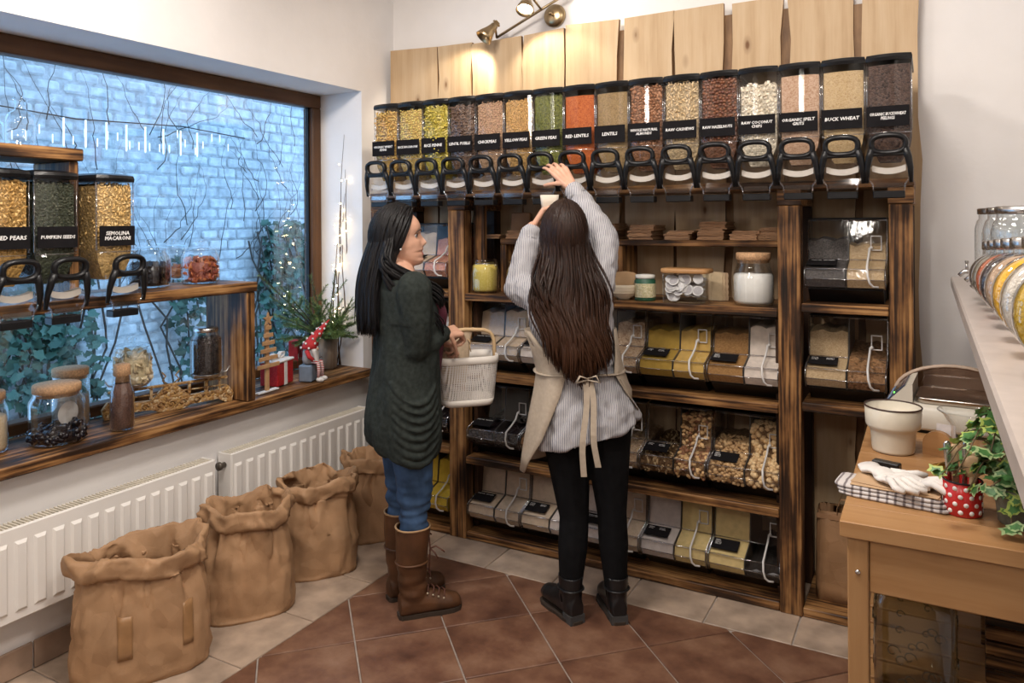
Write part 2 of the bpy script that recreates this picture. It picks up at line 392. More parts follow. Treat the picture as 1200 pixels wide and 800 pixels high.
sill = tag(boxobj('window_board', (WX + .05, .2, WZ0 + .001), (-2.68, WY1 - .001, WZ0 + .041), BURN[1], None, .004), 'long charred wood board lying along the window bottom under the jars', 'window sill')
# outside: painted brick wall, snow ground, ivy, bare climbers
OX = -5.2
BRK = plain('whitewashed_brick', (.62, .62, .62), .9, var=.28, vs=14, bs=.6, bd=.01, bscale=30)
wo = tag(inst('garden_wall', None, None, (OX, 0, 0)), 'old whitewashed brick wall outside beyond the window glass', 'brick wall')
boxobj('mortar_core', (-.3, 1.2, -.2), (.006, 7.6, 4.2), plain('mortar', (.50, .50, .50), .95, var=.25), wo)
bm_ = [MB().box((0, 0, 0), (.05, .173, .074), .012).mesh('brick', BRK)]
for k in range(3):
    q = MB().box((0, 0, 0), (.05 + .012 * (k - 1), .17 - .010 * k, .074 - .005 * k), .014, M=TR(rx=.03 * (k - 1), rz=.02 * (k - 1))); bm_.append(q.mesh('brick', BRK))
cand = []
for r in range(0, 42):
    for c in range(0, 34):
        y, z = 1.3 + c * .185 + (r % 2) * .092, -.1 + r * .086
        cand.append((y, z))
def vis(p):
    d = Vector((OX, p[0], p[1])) - EYE; dd = d.dot(cF); px = 600 + FPX * d.dot(cr) / dd; py = 258 - FPX * d.dot(cu) / dd
    return -20 < px < 372 and 40 < py < 500
inv = [p for p in cand if vis(p)]; inv.sort(key=lambda p: (p[0] ** 2 + (p[1] - 1.3) ** 2))
for p in inv[:300]: inst('brick', rng.choice(bm_), wo, (rng.uniform(-.01, .004), p[0], p[1]))
rest = [p for p in cand if p not in set(inv[:300])]
b = MB()
for y, z in rest: b.box((rng.uniform(-.012, .004), y, z), (.05, .172, .073), .01)
stuff(b.obj('brickwork', BRK, wo))
tag(boxobj('snowy_ground', (OX - .2, -.5, -.35), (WX - .05, 8, -.05), plain('snow', (.75, .77, .80), .9, bs=.5, bd=.03, bscale=8)), 'pale snowy ground outside the window below the ivy', 'ground', None, 'structure')
tag(boxobj('garden_fence', (OX - .25, 7.7, -.2), (WX - .3, 7.9, 3.8), BRK), 'far end wall of the yard outside the window', 'wall', None, 'structure')
LEAF = plain('ivy_leaf_dark', (.018, .062, .04), .5, var=.5, vs=3); LEAF2 = plain('ivy_leaf_pale', (.055, .125, .09), .5, var=.3, vs=3)
STEM = plain('climber_stem', (.06, .045, .035), .9)
def leafmesh(sz):
    p = [(0, 0), (.35, .12), (.62, -.05), (.6, .35), (.85, .62), (.45, .72), (0, 1.15)]
    poly = p + [(-x, y) for x, y in p[::-1][1:-1]]
    return np.array([(x * sz, y * sz - .5 * sz, .12 * sz * abs(x) - .1 * y * y * sz) for x, y in poly]), [tuple(range(len(poly)))]
LF = leafmesh(1)
def ivy(cy, z0, z1, ry, n, label):
    t = tag(inst('ivy_plant', None, None, (OX + .12, cy, 0)), label, 'ivy')
    b = MB(); s_ = MB()
    for k in range(max(3, n // 45)):
        y = rng.uniform(-ry, ry) * .8; pts = [(0, y, -.05)]
        for h in range(1, 7): pts.append((rng.uniform(-.03, .05), pts[-1][1] + rng.uniform(-.12, .12), z1 * h / 6 * rng.uniform(.85, 1)))
        s_.tube(pts, .008, 5)
    for k in range(n):
        u = rng.uniform(-1, 1); v = rng.random() ** .8
        if rng.random() > 1 - .55 * v * abs(u): continue
        p = (rng.uniform(-.02, .16) * (1.2 - v), u * ry * (1 - .35 * v), z0 + (z1 - z0) * v)
        q = TR(p, rng.uniform(-.8, .8) + PI / 2, rng.uniform(.7, 1.7), rng.uniform(-.8, .8), rng.uniform(.035, .062))
        b.add(LF[0].tolist(), LF[1], rng.random() < .35, True, q)
    s_.obj('stem', STEM, t); stuff(b.obj('foliage', [LEAF, LEAF2], t))
ivy(5.1, .0, 1.55, .56, 900, 'dense dark ivy climbing outside at the right end of the window')
ivy(2.85, .0, 1.42, .46, 800, 'bushy ivy outside behind the cork lidded jars and scale')
ivy(3.98, .35, 1.28, .24, 260, 'small ivy tuft outside between the shelf upright and ribbed jar')
b = MB()
for k in range(70):
    y = rng.uniform(2.6, 5.3); z = rng.uniform(.9, 2.3); pts = [(OX + .05, y, z)]; dy = rng.uniform(-.08, .08); H = rng.uniform(.04, .10)
    for h in range(12):
        dy = .75 * dy + rng.uniform(-.03, .03); y += dy; z += H * rng.uniform(.4, 1.1); pts.append((OX + .05 + rng.uniform(0, .02), y, z))
    b.tube(pts, [.0042 - .0003 * i for i in range(13)], 4)
tag(b.obj('bare_climber', STEM), 'thin leafless climber twigs spread over the white brick wall outside', 'climber', None, 'stuff')
# glowing dashes added outside to imitate a reflection in the window pane
DASH = emit('reflection_glow', (.85, .92, 1), .9)
t = tag(inst('reflection_dashes', None, None, tuple(onX(165, 148, -4.2))), 'white glowing dashes standing outside the glass in place of a window reflection', 'window reflection')
b = MB(); b.tube([(0, -1.1, .04), (0, -.4, .0), (0, .3, .03), (0, .8, .0)], .004, 5); b.obj('added_cord', BLACKP, t)
im = MB().lathe([(.002, -.16), (.0055, -.15), (.0055, 0)], 6).mesh('reflection_dash', DASH); im2 = MB().lathe([(.001, -.05), (.0035, -.045), (.0035, 0)], 6).mesh('reflection_dash', DASH)
for k in range(8): inst('reflection_dash', im, t, (0, -.47 + .125 * k, .0))
for k in range(22): inst('reflection_dash', im2, t, (.02, -.75 + .066 * k + rng.uniform(-.01, .01), rng.choice((.0, -.055, -.1))))
# ================= shelving unit on the back wall =================
SY = 3.12; SB = 3.50
unit = thing('shelving_unit', 'tall charred wood shelving unit with raw live-edge planks behind, holding bins and dispensers', 'shelving', (-1.3, SY, 0))
def up(name, lo, hi, m, bev=.003):
    o = boxobj(name, lo, hi, m, unit, bev); o.location = o.location - Vector((-1.3, SY, 0)); return o
PX = [(-2.56, -2.48), (-2.077, -1.985), (-.522, -.438), (-.129, -.05)]
for x0, x1 in PX:
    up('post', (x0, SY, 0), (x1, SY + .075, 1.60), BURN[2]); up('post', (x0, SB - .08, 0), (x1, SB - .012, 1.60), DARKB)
    up('cross_beam', (x0 - .004, SY + .004, 1.601), (x1 + .004, SB - .012, 1.664), BURN[0])
up('top_board', (-2.56, SY - .005, 1.665), (-.045, SB - .012, 1.694), BURN[0])
# boards
up('shelf_board', (-1.983, SY + .002, 1.160), (-.524, SB - .012, 1.195), BURN[0])
for z in (.78, .368, .003): up('shelf_board', (-1.983, SY + .002, z), (-.524, SB - .012, z + .034), BURN[0])
for z in (1.185, .80, .003): up('shelf_board', (-.436, SY + .002, z), (-.131, SB - .012, z + .034), BURN[0])
for z in (1.17, .78, .40, .003): up('shelf_board', (-2.478, SY + .002, z), (-2.079, SB - .012, z + .034), BURN[0])
for x in (-1.978,): up('side_panel', (x, SY + .08, 1.197), (x + .06, SY + .11, 1.655), BURN[2])
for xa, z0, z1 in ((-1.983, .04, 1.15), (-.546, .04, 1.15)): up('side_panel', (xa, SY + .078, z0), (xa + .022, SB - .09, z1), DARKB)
# live-edge planks, full height behind everything
pks = [458, 514, 554, 614, 663, 731.5, 792, 858, 925, 1011, 1077]
tops = [(60, 55), (55, 50), (52, 42), (42, 33), (30, 23), (22, 13), (13, 4), (5, -4), (0, -10), (-6, -16), ]
ends = [513, 554, 613, 661, 724, 789, 849, 917, 1002, 1077]
for i in range(10):
    x0, x1 = onY(pks[i], 80, SB).x, onY(ends[i], 80, SB).x
    zt0, zt1 = onY(pks[i], tops[i][0], SB).z, onY(ends[i], tops[i][1], SB).z
    n = 14; L = []; R = []
    r = random.Random(40 + i); pa, pb = r.uniform(0, 6), r.uniform(0, 6)
    for k in range(n + 1):
        t = k / n; z = .02 + (lerp(zt0, zt1, 0) - .02) * t; z2 = .02 + (zt1 - .02) * t
        wl = .006 * math.sin(pa + t * 19) + .004 * math.sin(pb + t * 41); wr = .007 * math.sin(pb + t * 17) + .004 * math.sin(pa + t * 37)
        L.append((x0 + wl, z)); R.append((x1 + wr, z2))
    poly = L + R[::-1]; cx = (x0 + x1) / 2; cz = .9
    poly = [(x - cx, z - cz) for x, z in poly]
    b = MB(); b.prism(poly, 0, .022, 1)
    b.m = [0] * len(b.m)
    for q in range(2, len(b.f)): b.m[q] = 1 if len(b.f[q]) == 4 else 0
    o = b.obj('live_edge_plank', [PLANK, BARK], unit, (cx + 1.3, SB - SY - .008, cz))
for i in range(9):
    xg = (onY(ends[i], 80, SB).x + onY(pks[i + 1], 80, SB).x) / 2; zt = onY(ends[i], tops[i][1], SB).z
    up('backing_plank', (xg - .06, SB + .0155, .03), (xg + .06, SB + .034, zt - .05), BARK)
# small raised shelf for paper bags
rs = thing('riser_shelf', 'small charred riser shelf standing on the jar shelf and carrying paper bags', 'shelf', (-1.2, 3.395, 1.196))
boxobj('shelf_board', (-.66, -.135, .235), (.66, .085, .262), BURN[0], rs, .003)
for x in (-.648, onY(719, 300, 3.2).x + 1.2): boxobj('support', (x - .016, -.13, .0), (x + .016, .08, .234), BURN[2], rs, .003)
# ================= gravity dispensers =================
def dring(z, w, d, bul, y0=0, n=8):
    pts = [(-w / 2 + w * k / n, y0 - bul * (1 - (2 * k / n - 1) ** 2), z) for k in range(n + 1)]
    return pts + [(w / 2, y0 + d, z), (-w / 2, y0 + d, z)]
def mk(fn, name, m): b = MB(); fn(b); return b.mesh(name, m)
def f_body(b):
    b.loft([dring(.165, .146, .30, .016), dring(.425, .146, .30, .016)], 0, False, False, False)
    b.loft([dring(.165, .146, .30, .016), dring(.155, .150, .305, .018, -.002), dring(.10, .146, .28, .012), dring(.03, .13, .2, .01), dring(.0, .12, .15, .006)], 0, False, False, True)
    pass
def f_lid(b):
    b.loft([dring(.424, .151, .306, .018, -.003), dring(.436, .152, .308, .021, -.005), dring(.447, .146, .30, .018, -.002), dring(.455, .11, .24, .012, .03)], 0, False)
def f_chute(b):
    def R(z, w, y0, y1): return [(-w / 2, y0, z), (w / 2, y0, z), (w / 2, y1, z), (-w / 2, y1, z)]
    b.loft([R(.085, .138, -.050, -.018), R(.03, .14, -.062, -.018), R(.0, .136, -.062, -.018), R(-.022, .106, -.060, -.02), R(-.05, .098, -.058, -.02)], 0, False, False, False)
    for x in (-.06, .06): b.lathe([(.016, -.004), (.016, .004)], 14, 0, TR((x, -.055, .02), ry=PI / 2))
    
def f_edge(b):
    for s_ in (-1, 1): b.tube([(s_ * .068, -.064, .06), (s_ * .07, -.066, .01), (s_ * .064, -.065, -.008), (s_ * .052, -.062, -.026), (s_ * .049, -.06, -.05)], .0028, 6)
    for s_ in (-1, 1): b.tube([(s_ * .0728, .0, .17), (s_ * .0728, .0, .425)], .003, 6)
    b.tube([(x, -.018 + .016 * (x / .073) ** 2, .163) for x in (-.073, -.04, 0, .04, .073)], .0025, 6); b.box((0, -.061, -.03), (.09, .002, .018), 0)
def f_out(b): b.box((0, -.039, -.062), (.102, .045, .026), .003)
def f_handle(b):
    lp = []
    for j in range(20):
        t = 2 * PI * j / 20; c, s_ = math.cos(t), math.sin(t)
        lp.append((.055 * math.copysign(abs(c) ** .75, c), -.082 - .006 * s_, .116 + .031 * math.copysign(abs(s_) ** .75, s_)))
    b.tube(lp, .0135, 8, 0, True, flat=.75)
    for s_ in (-1, 1): b.tube([(s_ * .052, -.081, .10), (s_ * .062, -.076, .07), (s_ * .069, -.068, .03), (s_ * .071, -.058, -.02)], [.0135, .0125, .010, .007], 8)
    b.box((0, -.079, .083), (.112, .014, .02), .005)
def f_imp(b):
    b.loft([[(x * .054, -.041 + y, .022 + z - .012 * (1 - x * x)) for y, z in ((-.014, .0), (.014, .0), (.014, .022), (-.014, .022))] for x in (-1, -.6, -.2, .2, .6, 1)], 0, False)
D_ = dict(body=(mk(f_body, 'body', PLEX), 'body'), lid=(mk(f_lid, 'lid', BLACKP), 'lid'), chute=(mk(f_chute, 'chute', PLEX), 'chute'),
          outlet=(mk(f_out, 'outlet', BLACKP), 'outlet'), handle=(mk(f_handle, 'handle', BLACKP), 'handle'), edge=(mk(f_edge, 'edge', EDGE), 'edge'), impeller=(mk(f_imp, 'impeller', CREAM), 'impeller'))
LABEL = MB().box((0, 0, 0), (.139, .0022, .074), 0).mesh('label_plate', SLATE)
def text_mesh(lines, size, width=None, m=None):
    cu_ = bpy.data.curves.new('lettering', 'FONT'); cu_.body = '\n'.join(lines); cu_.size = size; cu_.align_x = 'CENTER'; cu_.align_y = 'CENTER'; cu_.resolution_u = 1; cu_.space_line = .95; cu_.extrude = .0004
    cu_.offset = .0003; cu_.shear = .12
    o = bpy.data.objects.new('t', cu_); COL.objects.link(o); dg = bpy.context.evaluated_depsgraph_get()
    me = bpy.data.meshes.new_from_object(o.evaluated_get(dg)); bpy.data.objects.remove(o); bpy.data.curves.remove(cu_)
    xs = [v.co.x for v in me.vertices]; k = 1
    if xs and width and max(xs) - min(xs) > width: k = width / (max(xs) - min(xs))
    
    me.transform(Matrix.Rotation(PI / 2, 4, 'X') @ Matrix.Diagonal((k, min(k, 1.15) if k > 1 else max(k, .8), 1, 1)))
    me.materials.clear(); me.materials.append(m or CHALK); return me
def content(b, fill):
    b.loft([dring(.06, .07, .08, .002, .02), dring(.13, .126, .24, .008, .008), dring(.165, .136, .285, .012, .007), dring(fill - .02, .136, .285, .012, .007), dring(fill, .136, .285, .012, .007)], 0, False, True, False)
    r0 = dring(fill, .136, .285, .012, .007); b.loft([r0, [(x * .6, .14 + (y - .14) * .6, fill + .012) for x, y, z in r0]], 0, True, False, True)
def front_pts(n, fill, dx=.066):
    out = []; cols = max(2, int(round(math.sqrt(n * .132 / (fill - .165))))); rows = n // cols
    for r in range(rows):
        for c in range(cols):
            x = -dx + 2 * dx * (c + .5 + .5 * (r % 2) - .25 + rng.uniform(-.3, .3)) / cols
            z = .17 + (fill - .165) * (r + .5 + rng.uniform(-.3, .3)) / rows
            out.append((max(-dx, min(dx, x)), .007 - .012 * (1 - (x / .068) ** 2) + rng.uniform(-.001, .003), z))
    return out
def side_pts(n, fill):
    return [(s_ * .067, rng.uniform(.01, .26), rng.uniform(.17, fill)) for s_ in (-1, 1) for k in range(n)]
def dispenser(loc, rz, lines, base, label, fill=.405, pel=None, pmats=None, wide=True, group='gravity dispensers on the top board'):
    t = thing('food_dispenser', label, 'dispenser', loc, rz, group)
    for k, (me, nm) in D_.items(): inst(nm, me, t)
    b = MB(); content(b, fill); b.obj('filling', base, t)
    if pel:
        unit_, size, n = pel; b = MB(); scatter(b, unit_, front_pts(n, fill) + side_pts(n // 3, fill) + [(rng.uniform(-.06, .06), rng.uniform(0, .05), fill + rng.uniform(0, .012)) for k in range(n // 7)], size, len(pmats))
        stuff(b.obj('pellets', pmats, t))
    lb = inst('label_plate', LABEL, t, (-.004 if wide else .012, -.0185, .222))
    lb['label'] = 'black label with white handwriting'
    me = text_mesh(lines, .0195, .118); inst('lettering', me, lb, (0, -.0016, 0))
    return t
def P(n, c, **k): return plain(n, c, k.pop('rough', .55), var=k.pop('var', .2), vs=k.pop('vs', 120), **k)
pasta_a, pasta_b, pasta_c = P('wheat_pasta', (.62, .36, .10)), P('rice_pasta', (.66, .45, .14)), P('pale_pasta', (.68, .55, .16))
yel1, yel2 = P('penne_yellow', (.50, .38, .05)), P('penne_olive', (.38, .31, .045))
brn1, brn2 = P('fusilli_brown', (.16, .10, .07)), P('fusilli_dark', (.10, .06, .045))
chk1, chk2 = P('chickpea_tan', (.52, .33, .20)), P('chickpea_rose', (.46, .27, .17))
yp1, yp2 = P('pea_yellow', (.60, .36, .13)), P('pea_amber', (.52, .29, .10)); gp1, gp2 = P('pea_green', (.13, .14, .035)), P('pea_olive', (.085, .095, .025))
alm1, alm2 = P('almond_brown', (.30, .13, .06)), P('almond_rust', (.38, .19, .10)); cas1, cas2 = P('cashew_cream', (.66, .50, .30)), P('cashew_tan', (.58, .41, .22))
haz1, haz2 = P('hazelnut_brown', (.20, .075, .035), rough=.35), P('hazelnut_dark', (.13, .045, .025), rough=.35); coc1, coc2 = P('coconut_white', (.78, .70, .58)), P('coconut_ivory', (.68, .58, .44))
DK = grain_mat('dark_gaps', [(.05, .03, .02), (.10, .06, .035)], 90)
def gm(n, *c, s=230): return grain_mat(n, list(c), s)
g_base = lambda n, c: grain_mat(n, [tuple(k * .35 for k in c), tuple(k * .7 for k in c)], 110)
HP = 'clear dispenser of %s on the top board, labelled %s'
specs = [
 (['ORGANIC WHEAT', 'PENNE'], g_base('wheat_gap', (.6, .36, .1)), 'tan penne', .40, (ROD, (.0035, .0035, .013), 150), [pasta_a, pasta_b], 'ORGANIC WHEAT PENNE'),
 (['RICE MACARONI'], g_base('rice_gap', (.65, .45, .14)), 'small pale macaroni', .40, (ROD, (.003, .003, .006), 240), [pasta_b, pasta_c], 'RICE MACARONI'),
 (['RICE PENNE'], g_base('penne_gap', (.62, .5, .08)), 'bright yellow penne', .405, (ROD, (.0038, .0038, .016), 130), [yel1, yel2, pasta_c], 'RICE PENNE'),
 (['LENTIL FUSILLI'], g_base('fusilli_gap', (.2, .12, .08)), 'dark brown fusilli', .40, (ROD, (.004, .004, .011), 160), [brn1, brn2], 'LENTIL FUSILLI'),
 (['CHICKPEAS'], g_base('chick_gap', (.52, .33, .2)), 'rosy tan chickpeas', .40, (ICO, (.0046, .0042, .0042), 420), [chk1, chk2], 'CHICKPEAS'),
 (['YELLOW PEAS'], g_base('ypea_gap', (.6, .36, .13)), 'yellow peas', .40, (ICO, (.004, .004, .004), 480), [yp1, yp2], 'YELLOW PEAS'),
 (['GREEN PEAS'], g_base('gpea_gap', (.25, .26, .06)), 'green peas', .41, (ICO, (.004, .004, .004), 480), [gp1, gp2], 'GREEN PEAS'),
 (['RED LENTILS'], gm('red_lentil', (.34, .075, .016), (.46, .125, .03), (.28, .055, .013)), 'orange red lentils', .40, None, None, 'RED LENTILS'),
 (['LENTILS'], gm('brown_lentil', (.17, .11, .05), (.30, .20, .10), (.22, .15, .06)), 'brown lentils', .40, None, None, 'LENTILS'),
 (['WHOLE NATURAL', 'ALMONDS'], g_base('almond_gap', (.3, .14, .07)), 'brown almonds', .41, (ICO, (.0062, .0042, .011), 190), [alm1, alm2], 'WHOLE NATURAL ALMONDS'),
 (['RAW CASHEWS'], g_base('cashew_gap', (.6, .45, .26)), 'cream cashews', .41, (CRES, (.009, .009, .009), 200), [cas1, cas2], 'RAW CASHEWS'),
 (['RAW HAZELNUTS'], g_base('hazel_gap', (.2, .09, .05)), 'round brown hazelnuts', .415, (ICO, (.0072, .0072, .0078), 190), [haz1, haz2], 'RAW HAZELNUTS'),
 (['RAW COCONUT', 'CHIPS'], g_base('coco_gap', (.9, .8, .62)), 'white coconut chips', .375, (CHIP, (.010, .006, .004), 170), [coc1, coc2], 'RAW COCONUT CHIPS'),
 (['ORGANIC SPELT', 'GRITS'], gm('spelt_grits', (.32, .19, .115), (.42, .27, .18), (.48, .34, .24)), 'pinkish spelt grits', .40, None, None, 'ORGANIC SPELT GRITS'),
 (['BUCK WHEAT'], gm('buckwheat', (.33, .22, .11), (.46, .34, .19), (.40, .28, .14)), 'pale golden grain', .40, None, None, 'BUCK WHEAT'),
 (['ORGANIC BUCKWHEAT', 'PEELINGS'], gm('peelings', (.02, .012, .01), (.085, .05, .038), (.045, .027, .02), s=150), 'dark brown peelings', .41, None, None, 'ORGANIC BUCKWHEAT PEELINGS')]
DY = 3.068; x0, x1 = -2.49, -.047; pit = (x1 - x0) / 16
for i, (ln, base, what, fill, pel, pm, nm) in enumerate(specs):
    dispenser((x0 + pit * (i + .5), DY, 1.695), 0, ln, base, HP % (what, nm), fill, pel, pm)
# ================= scoop bins =================
BWID = .286
prof = [(.012, .062), (-.010, .098), (-.004, .137), (.105, .168), (.122, .318), (.128, .325), (.37, .325), (.37, .062)]
def bin_shell(b):
    w = BWID / 2
    b.loft([[(x, y, z) for x in (-w, w)] for y, z in prof[:7]], 0, False, False, False, False)
    for x in (-w, w): b.add([(x, y, z) for y, z in prof], [tuple(range(8))])
def bin_base(b):
    b.prism([(.10, 0), (.37, 0), (.37, .061), (.035, .061), (.035, .054)], -BWID / 2 + .01, BWID / 2 - .01, 0)
def bin_edge(b):
    w = BWID / 2
    for (y, z), r in (((-.004, .137), .0035), ((.105, .168), .003), ((-.010, .098), .002), ((.125, .322), .003)): b.tube([(-w, y, z), (w, y, z)], r, 6)
    for s_ in (-1, 1): b.tube([(s_ * (w - .002), y, z) for y, z in prof[:5]], .003, 5)
def bin_lid(b): b.box((0, .25, .329), (BWID - .004, .25, .007), .002)
def bin_div(b): b.add([(.004, y, z) for y, z in prof] + [(.008, y, z) for y, z in prof], [tuple(range(8)), tuple(range(15, 7, -1))] + [(i, (i + 1) % 8, 8 + (i + 1) % 8, 8 + i) for i in range(8)])
def bin_latch(b):
    for dx, dz, sx, sz in ((-.018, 0, .004, .056), (.018, 0, .004, .056), (0, .027, .04, .004), (0, -.027, .04, .004)): b.box((.105 + dx, .109, .233 + dz), (sx, .008, sz), .001)
    b.ell((.088, .1, .215), .007, 8)
def bin_teth(b): b.tube([(.083, .098, .215), (.08, .085, .185), (.079, .04, .162), (.08, -.012, .146), (.083, -.026, .115), (.089, -.024, .088), (.100, -.014, .074), (.118, -.006, .072)], .0042, 7)
B_ = [(mk(bin_shell, 'clear_shell', PLEXT), 'clear_shell'), (mk(bin_base, 'base', BLACKP), 'base'), (mk(bin_lid, 'lid', BLACKP), 'lid'), (mk(bin_edge, 'edge', EDGE), 'edge'), (mk(bin_div, 'divider', plain('divider_plastic', (.06, .055, .05), .3)), 'divider'),
      (mk(bin_latch, 'latch', FROST), 'latch'), (mk(bin_teth, 'scoop_tether', FROST), 'scoop_tether')]
BLAB = MB().box((0, 0, 0), (.106, .066, .003), .0008).mesh('label_plate', SLATE)
def scrib(cols, seed):
    r = random.Random(seed); b = MB()
    for (x0, y0, rows, wd) in cols:
        for k in range(rows):
            x = x0; y = y0 - k * .0085; W = wd * r.uniform(.75, 1)
            while x < x0 + W:
                h = r.choice((.0045, .005, .003)); b.box((x, y + r.uniform(-.0006, .0006), 0), (.0012, h, .0006)); 
                if r.random() < .7: b.box((x + .0014, y + r.choice((-.002, 0, .002)), 0), (.0024, .001, .0006))
                x += .0042
    return b.mesh('lettering', CHALK)
SCR = [scrib(c, i) for i, c in enumerate([[(-.042, .02, 1, .035), (.004, .02, 1, .04)], [(-.042, .021, 3, .032), (.012, .02, 2, .03)], [(-.042, .02, 2, .07)], [(-.042, .021, 2, .026), (.006, .019, 2, .03)], [(-.042, .021, 4, .024)]])]
def bin_fill(side, h, mat_, t, pel=None, pm=None, tilt=0):
    xa, xb = (-.137, .002) if side == 0 else (.010, .137)
    cx = (xa + xb) / 2; xa -= cx; xb -= cx
    fp = [(.016, .066), (-.004, .098), (.002, .131)]
    if h > .17: fp += [(.108, .163), (.113 + .017 * (h - .163) / .16, h)]; top = [(.2, h + .008), (.36, h + tilt)]
    else: fp = fp[:2] + [(.002, min(h, .13))]; top = [(.1, h), (.36, h + .03)]
    full = fp + top + [(.36, .066)]
    b = MB(); n = 6
    rings = []
    for k in range(n + 1):
        x = lerp(xa, xb, k / n); wv = .006 * math.sin(k * 1.9 + h * 40)
        rings.append([(x, y, z + (wv if (i >= len(fp) - 1 and i < len(full) - 1) else 0)) for i, (y, z) in enumerate(full)])
    b.loft(rings, 0, False)
    b.obj('filling', mat_, t, (cx, 0, 0))
    if pel:
        unit_, size, cnt = pel; b = MB(); seg = fp + ([] if h > .17 else top)
        if h > .17: seg = seg + top[:1]
        L = [math.dist(seg[i], seg[i + 1]) for i in range(len(seg) - 1)]; tot = sum(L); pts = []
        for k in range(cnt):
            d = tot * (k + rng.random()) / cnt
            for i, l in enumerate(L):
                if d <= l or i == len(L) - 1: f = min(1, d / l); pts.append((rng.uniform(xa + .004, xb - .004), lerp(seg[i][0], seg[i + 1][0], f) + rng.uniform(0, .004), lerp(seg[i][1], seg[i + 1][1], f) - rng.uniform(0, .003))); break
                d -= l
        scatter(b, unit_, pts, size, len(pm)); stuff(b.obj('pellets', pm, t, (cx, 0, 0)))
nbin = [0]
def scoop_bin(x, z, left, right, label, y=SY + .012):
    t = thing('scoop_bin', label, 'bin', (x, y, z), 0, 'clear scoop bins in the shelving')
    for me, nm in B_: inst(nm, me, t)
    bin_fill(0, *left[:2], t, *left[2:]); bin_fill(1, *right[:2], t, *right[2:])
    lb = inst('label_plate', BLAB, t, (-.082, .052, .1595)); lb.rotation_euler = (math.atan2(.031, .109), 0, 0)
    inst('lettering', SCR[nbin[0] % 5], lb, (0, 0, .0018)); nbin[0] += 1
    return t
def powder(n, c, v=.1): return plain('powder_' + n, c, .9, spec=.15, var=v, vs=45, bs=.3, bd=.002, bscale=120)
flour_c, flour_w, flour_y, flour_p = powder('cream', (.56, .44, .32)), powder('white', (.62, .55, .50)), powder('maize', (.60, .44, .15)), powder('paleyellow', (.62, .48, .22))
mustard, gold, toast = powder('mustard', (.42, .27, .055)), powder('gold', (.52, .34, .10)), gm('toasted_crumb', (.26, .13, .04), (.38, .21, .075), s=260)
oat = grain_mat('oat_mix', [(.42, .28, .17), (.56, .42, .28), (.30, .18, .10)], 130); tan_g = gm('tan_grain', (.42, .29, .15), (.56, .42, .25), s=260); poppy = gm('poppy_grey', (.05, .045, .045), (.12, .11, .10), s=300)
nutmix = grain_mat('brown_seed_mix', [(.10, .05, .02), (.34, .19, .09), (.22, .11, .05)], 110); darkb = grain_mat('dark_fruit', [(.012, .009, .012), (.03, .02, .02)], 70, .8, .35)
pink = grain_mat('pink_salt', [(.48, .20, .12), (.60, .30, .20), (.42, .16, .10)], 120); sugar = powder('sugar', (.66, .58, .50)); empty = plain('empty_dark', (.035, .03, .026), .4); yel = powder('brightyellow', (.66, .46, .06))
braz1, braz2 = P('brazil_pale', (.62, .40, .19)), P('brazil_skin', (.25, .11, .05)); pist = P('pistachio_tan', (.50, .36, .18)); bch1, bch2 = P('blanched_nut', (.60, .40, .20)), P('blanched_nut_dark', (.50, .31, .14)); mac1 = P('macadamia', (.66, .47, .25))
NUTGAP = grain_mat('nut_gap', [(.10, .05, .02), (.25, .15, .07)], 70)
bx = [-1.835 + .2925 * k for k in range(5)]
zB, zC, zD = .815, .403, .038
scoop_bin(bx[0], zB, (.28, flour_c), (.29, flour_c), 'scoop bin of cream meal, leftmost under the shelf with the yellow grain jar')
scoop_bin(bx[1], zB, (.24, sugar), (.27, sugar), 'scoop bin of pale meal half hidden by the long hair, beside the cream meal bin')
scoop_bin(bx[2], zB, (.22, oat), (.27, oat), 'scoop bin of pinkish oat flakes just right of the long brown hair')
scoop_bin(bx[3], zB, (.245, mustard), (.25, gold), 'scoop bin with mustard yellow meal beside paler gold meal')
scoop_bin(bx[4], zB, (.25, toast), (.285, sugar), 'scoop bin with toasted brown crumbs beside white sugar')
scoop_bin(bx[0], zC, (.13, darkb), (.13, darkb), 'scoop bin of nearly black dried fruit, behind the white basket')
scoop_bin(bx[1], zC, (.26, nutmix), (.27, nutmix), 'scoop bin of brown seed mix left of the black leggings')
scoop_bin(bx[2], zC, (.13, oat, (CHIP, (.008, .006, .004), 110), [cas1, pist, cas2]), (.14, oat, (CHIP, (.008, .006, .004), 110), [cas1, pist, cas2]), 'scoop bin of mixed pale nut pieces right beside the black leggings')
scoop_bin(bx[3], zC, (.125, NUTGAP, (CRES, (.011, .011, .011), 150), [pist, cas2]), (.29, NUTGAP, (ICO, (.0095, .0085, .018), 170), [braz1, braz1, braz2]), 'scoop bin with pale nut pieces beside brazil nuts')
scoop_bin(bx[4], zC, (.20, NUTGAP, (ICO, (.0088, .0088, .0088), 300), [bch1, bch2]), (.28, NUTGAP, (ICO, (.0130, .0130, .0130), 170), [mac1, bch1]), 'scoop bin with small blanched nuts beside larger round macadamia nuts')
scoop_bin(bx[0], zD, (.30, flour_c), (.31, flour_c), 'bottom scoop bin of cream flour next to the left post')
scoop_bin(bx[1], zD, (.30, flour_c), (.30, flour_w), 'bottom scoop bin of cream flour directly left of the black leggings')
scoop_bin(bx[2], zD, (.29, flour_w), (.28, flour_c), 'bottom scoop bin of white flour seen between the black leggings')
scoop_bin(bx[3], zD, (.29, flour_w), (.30, flour_p), 'bottom scoop bin with white flour beside pale yellow flour')
scoop_bin(bx[4], zD, (.30, flour_p), (.10, empty), 'bottom scoop bin with yellow flour beside an almost empty dark half')
scoop_bin(-.283, 1.219, (.245, poppy), (.225, tan_g), 'scoop bin with grey poppy seed beside tan meal, upper of two in the right bay')
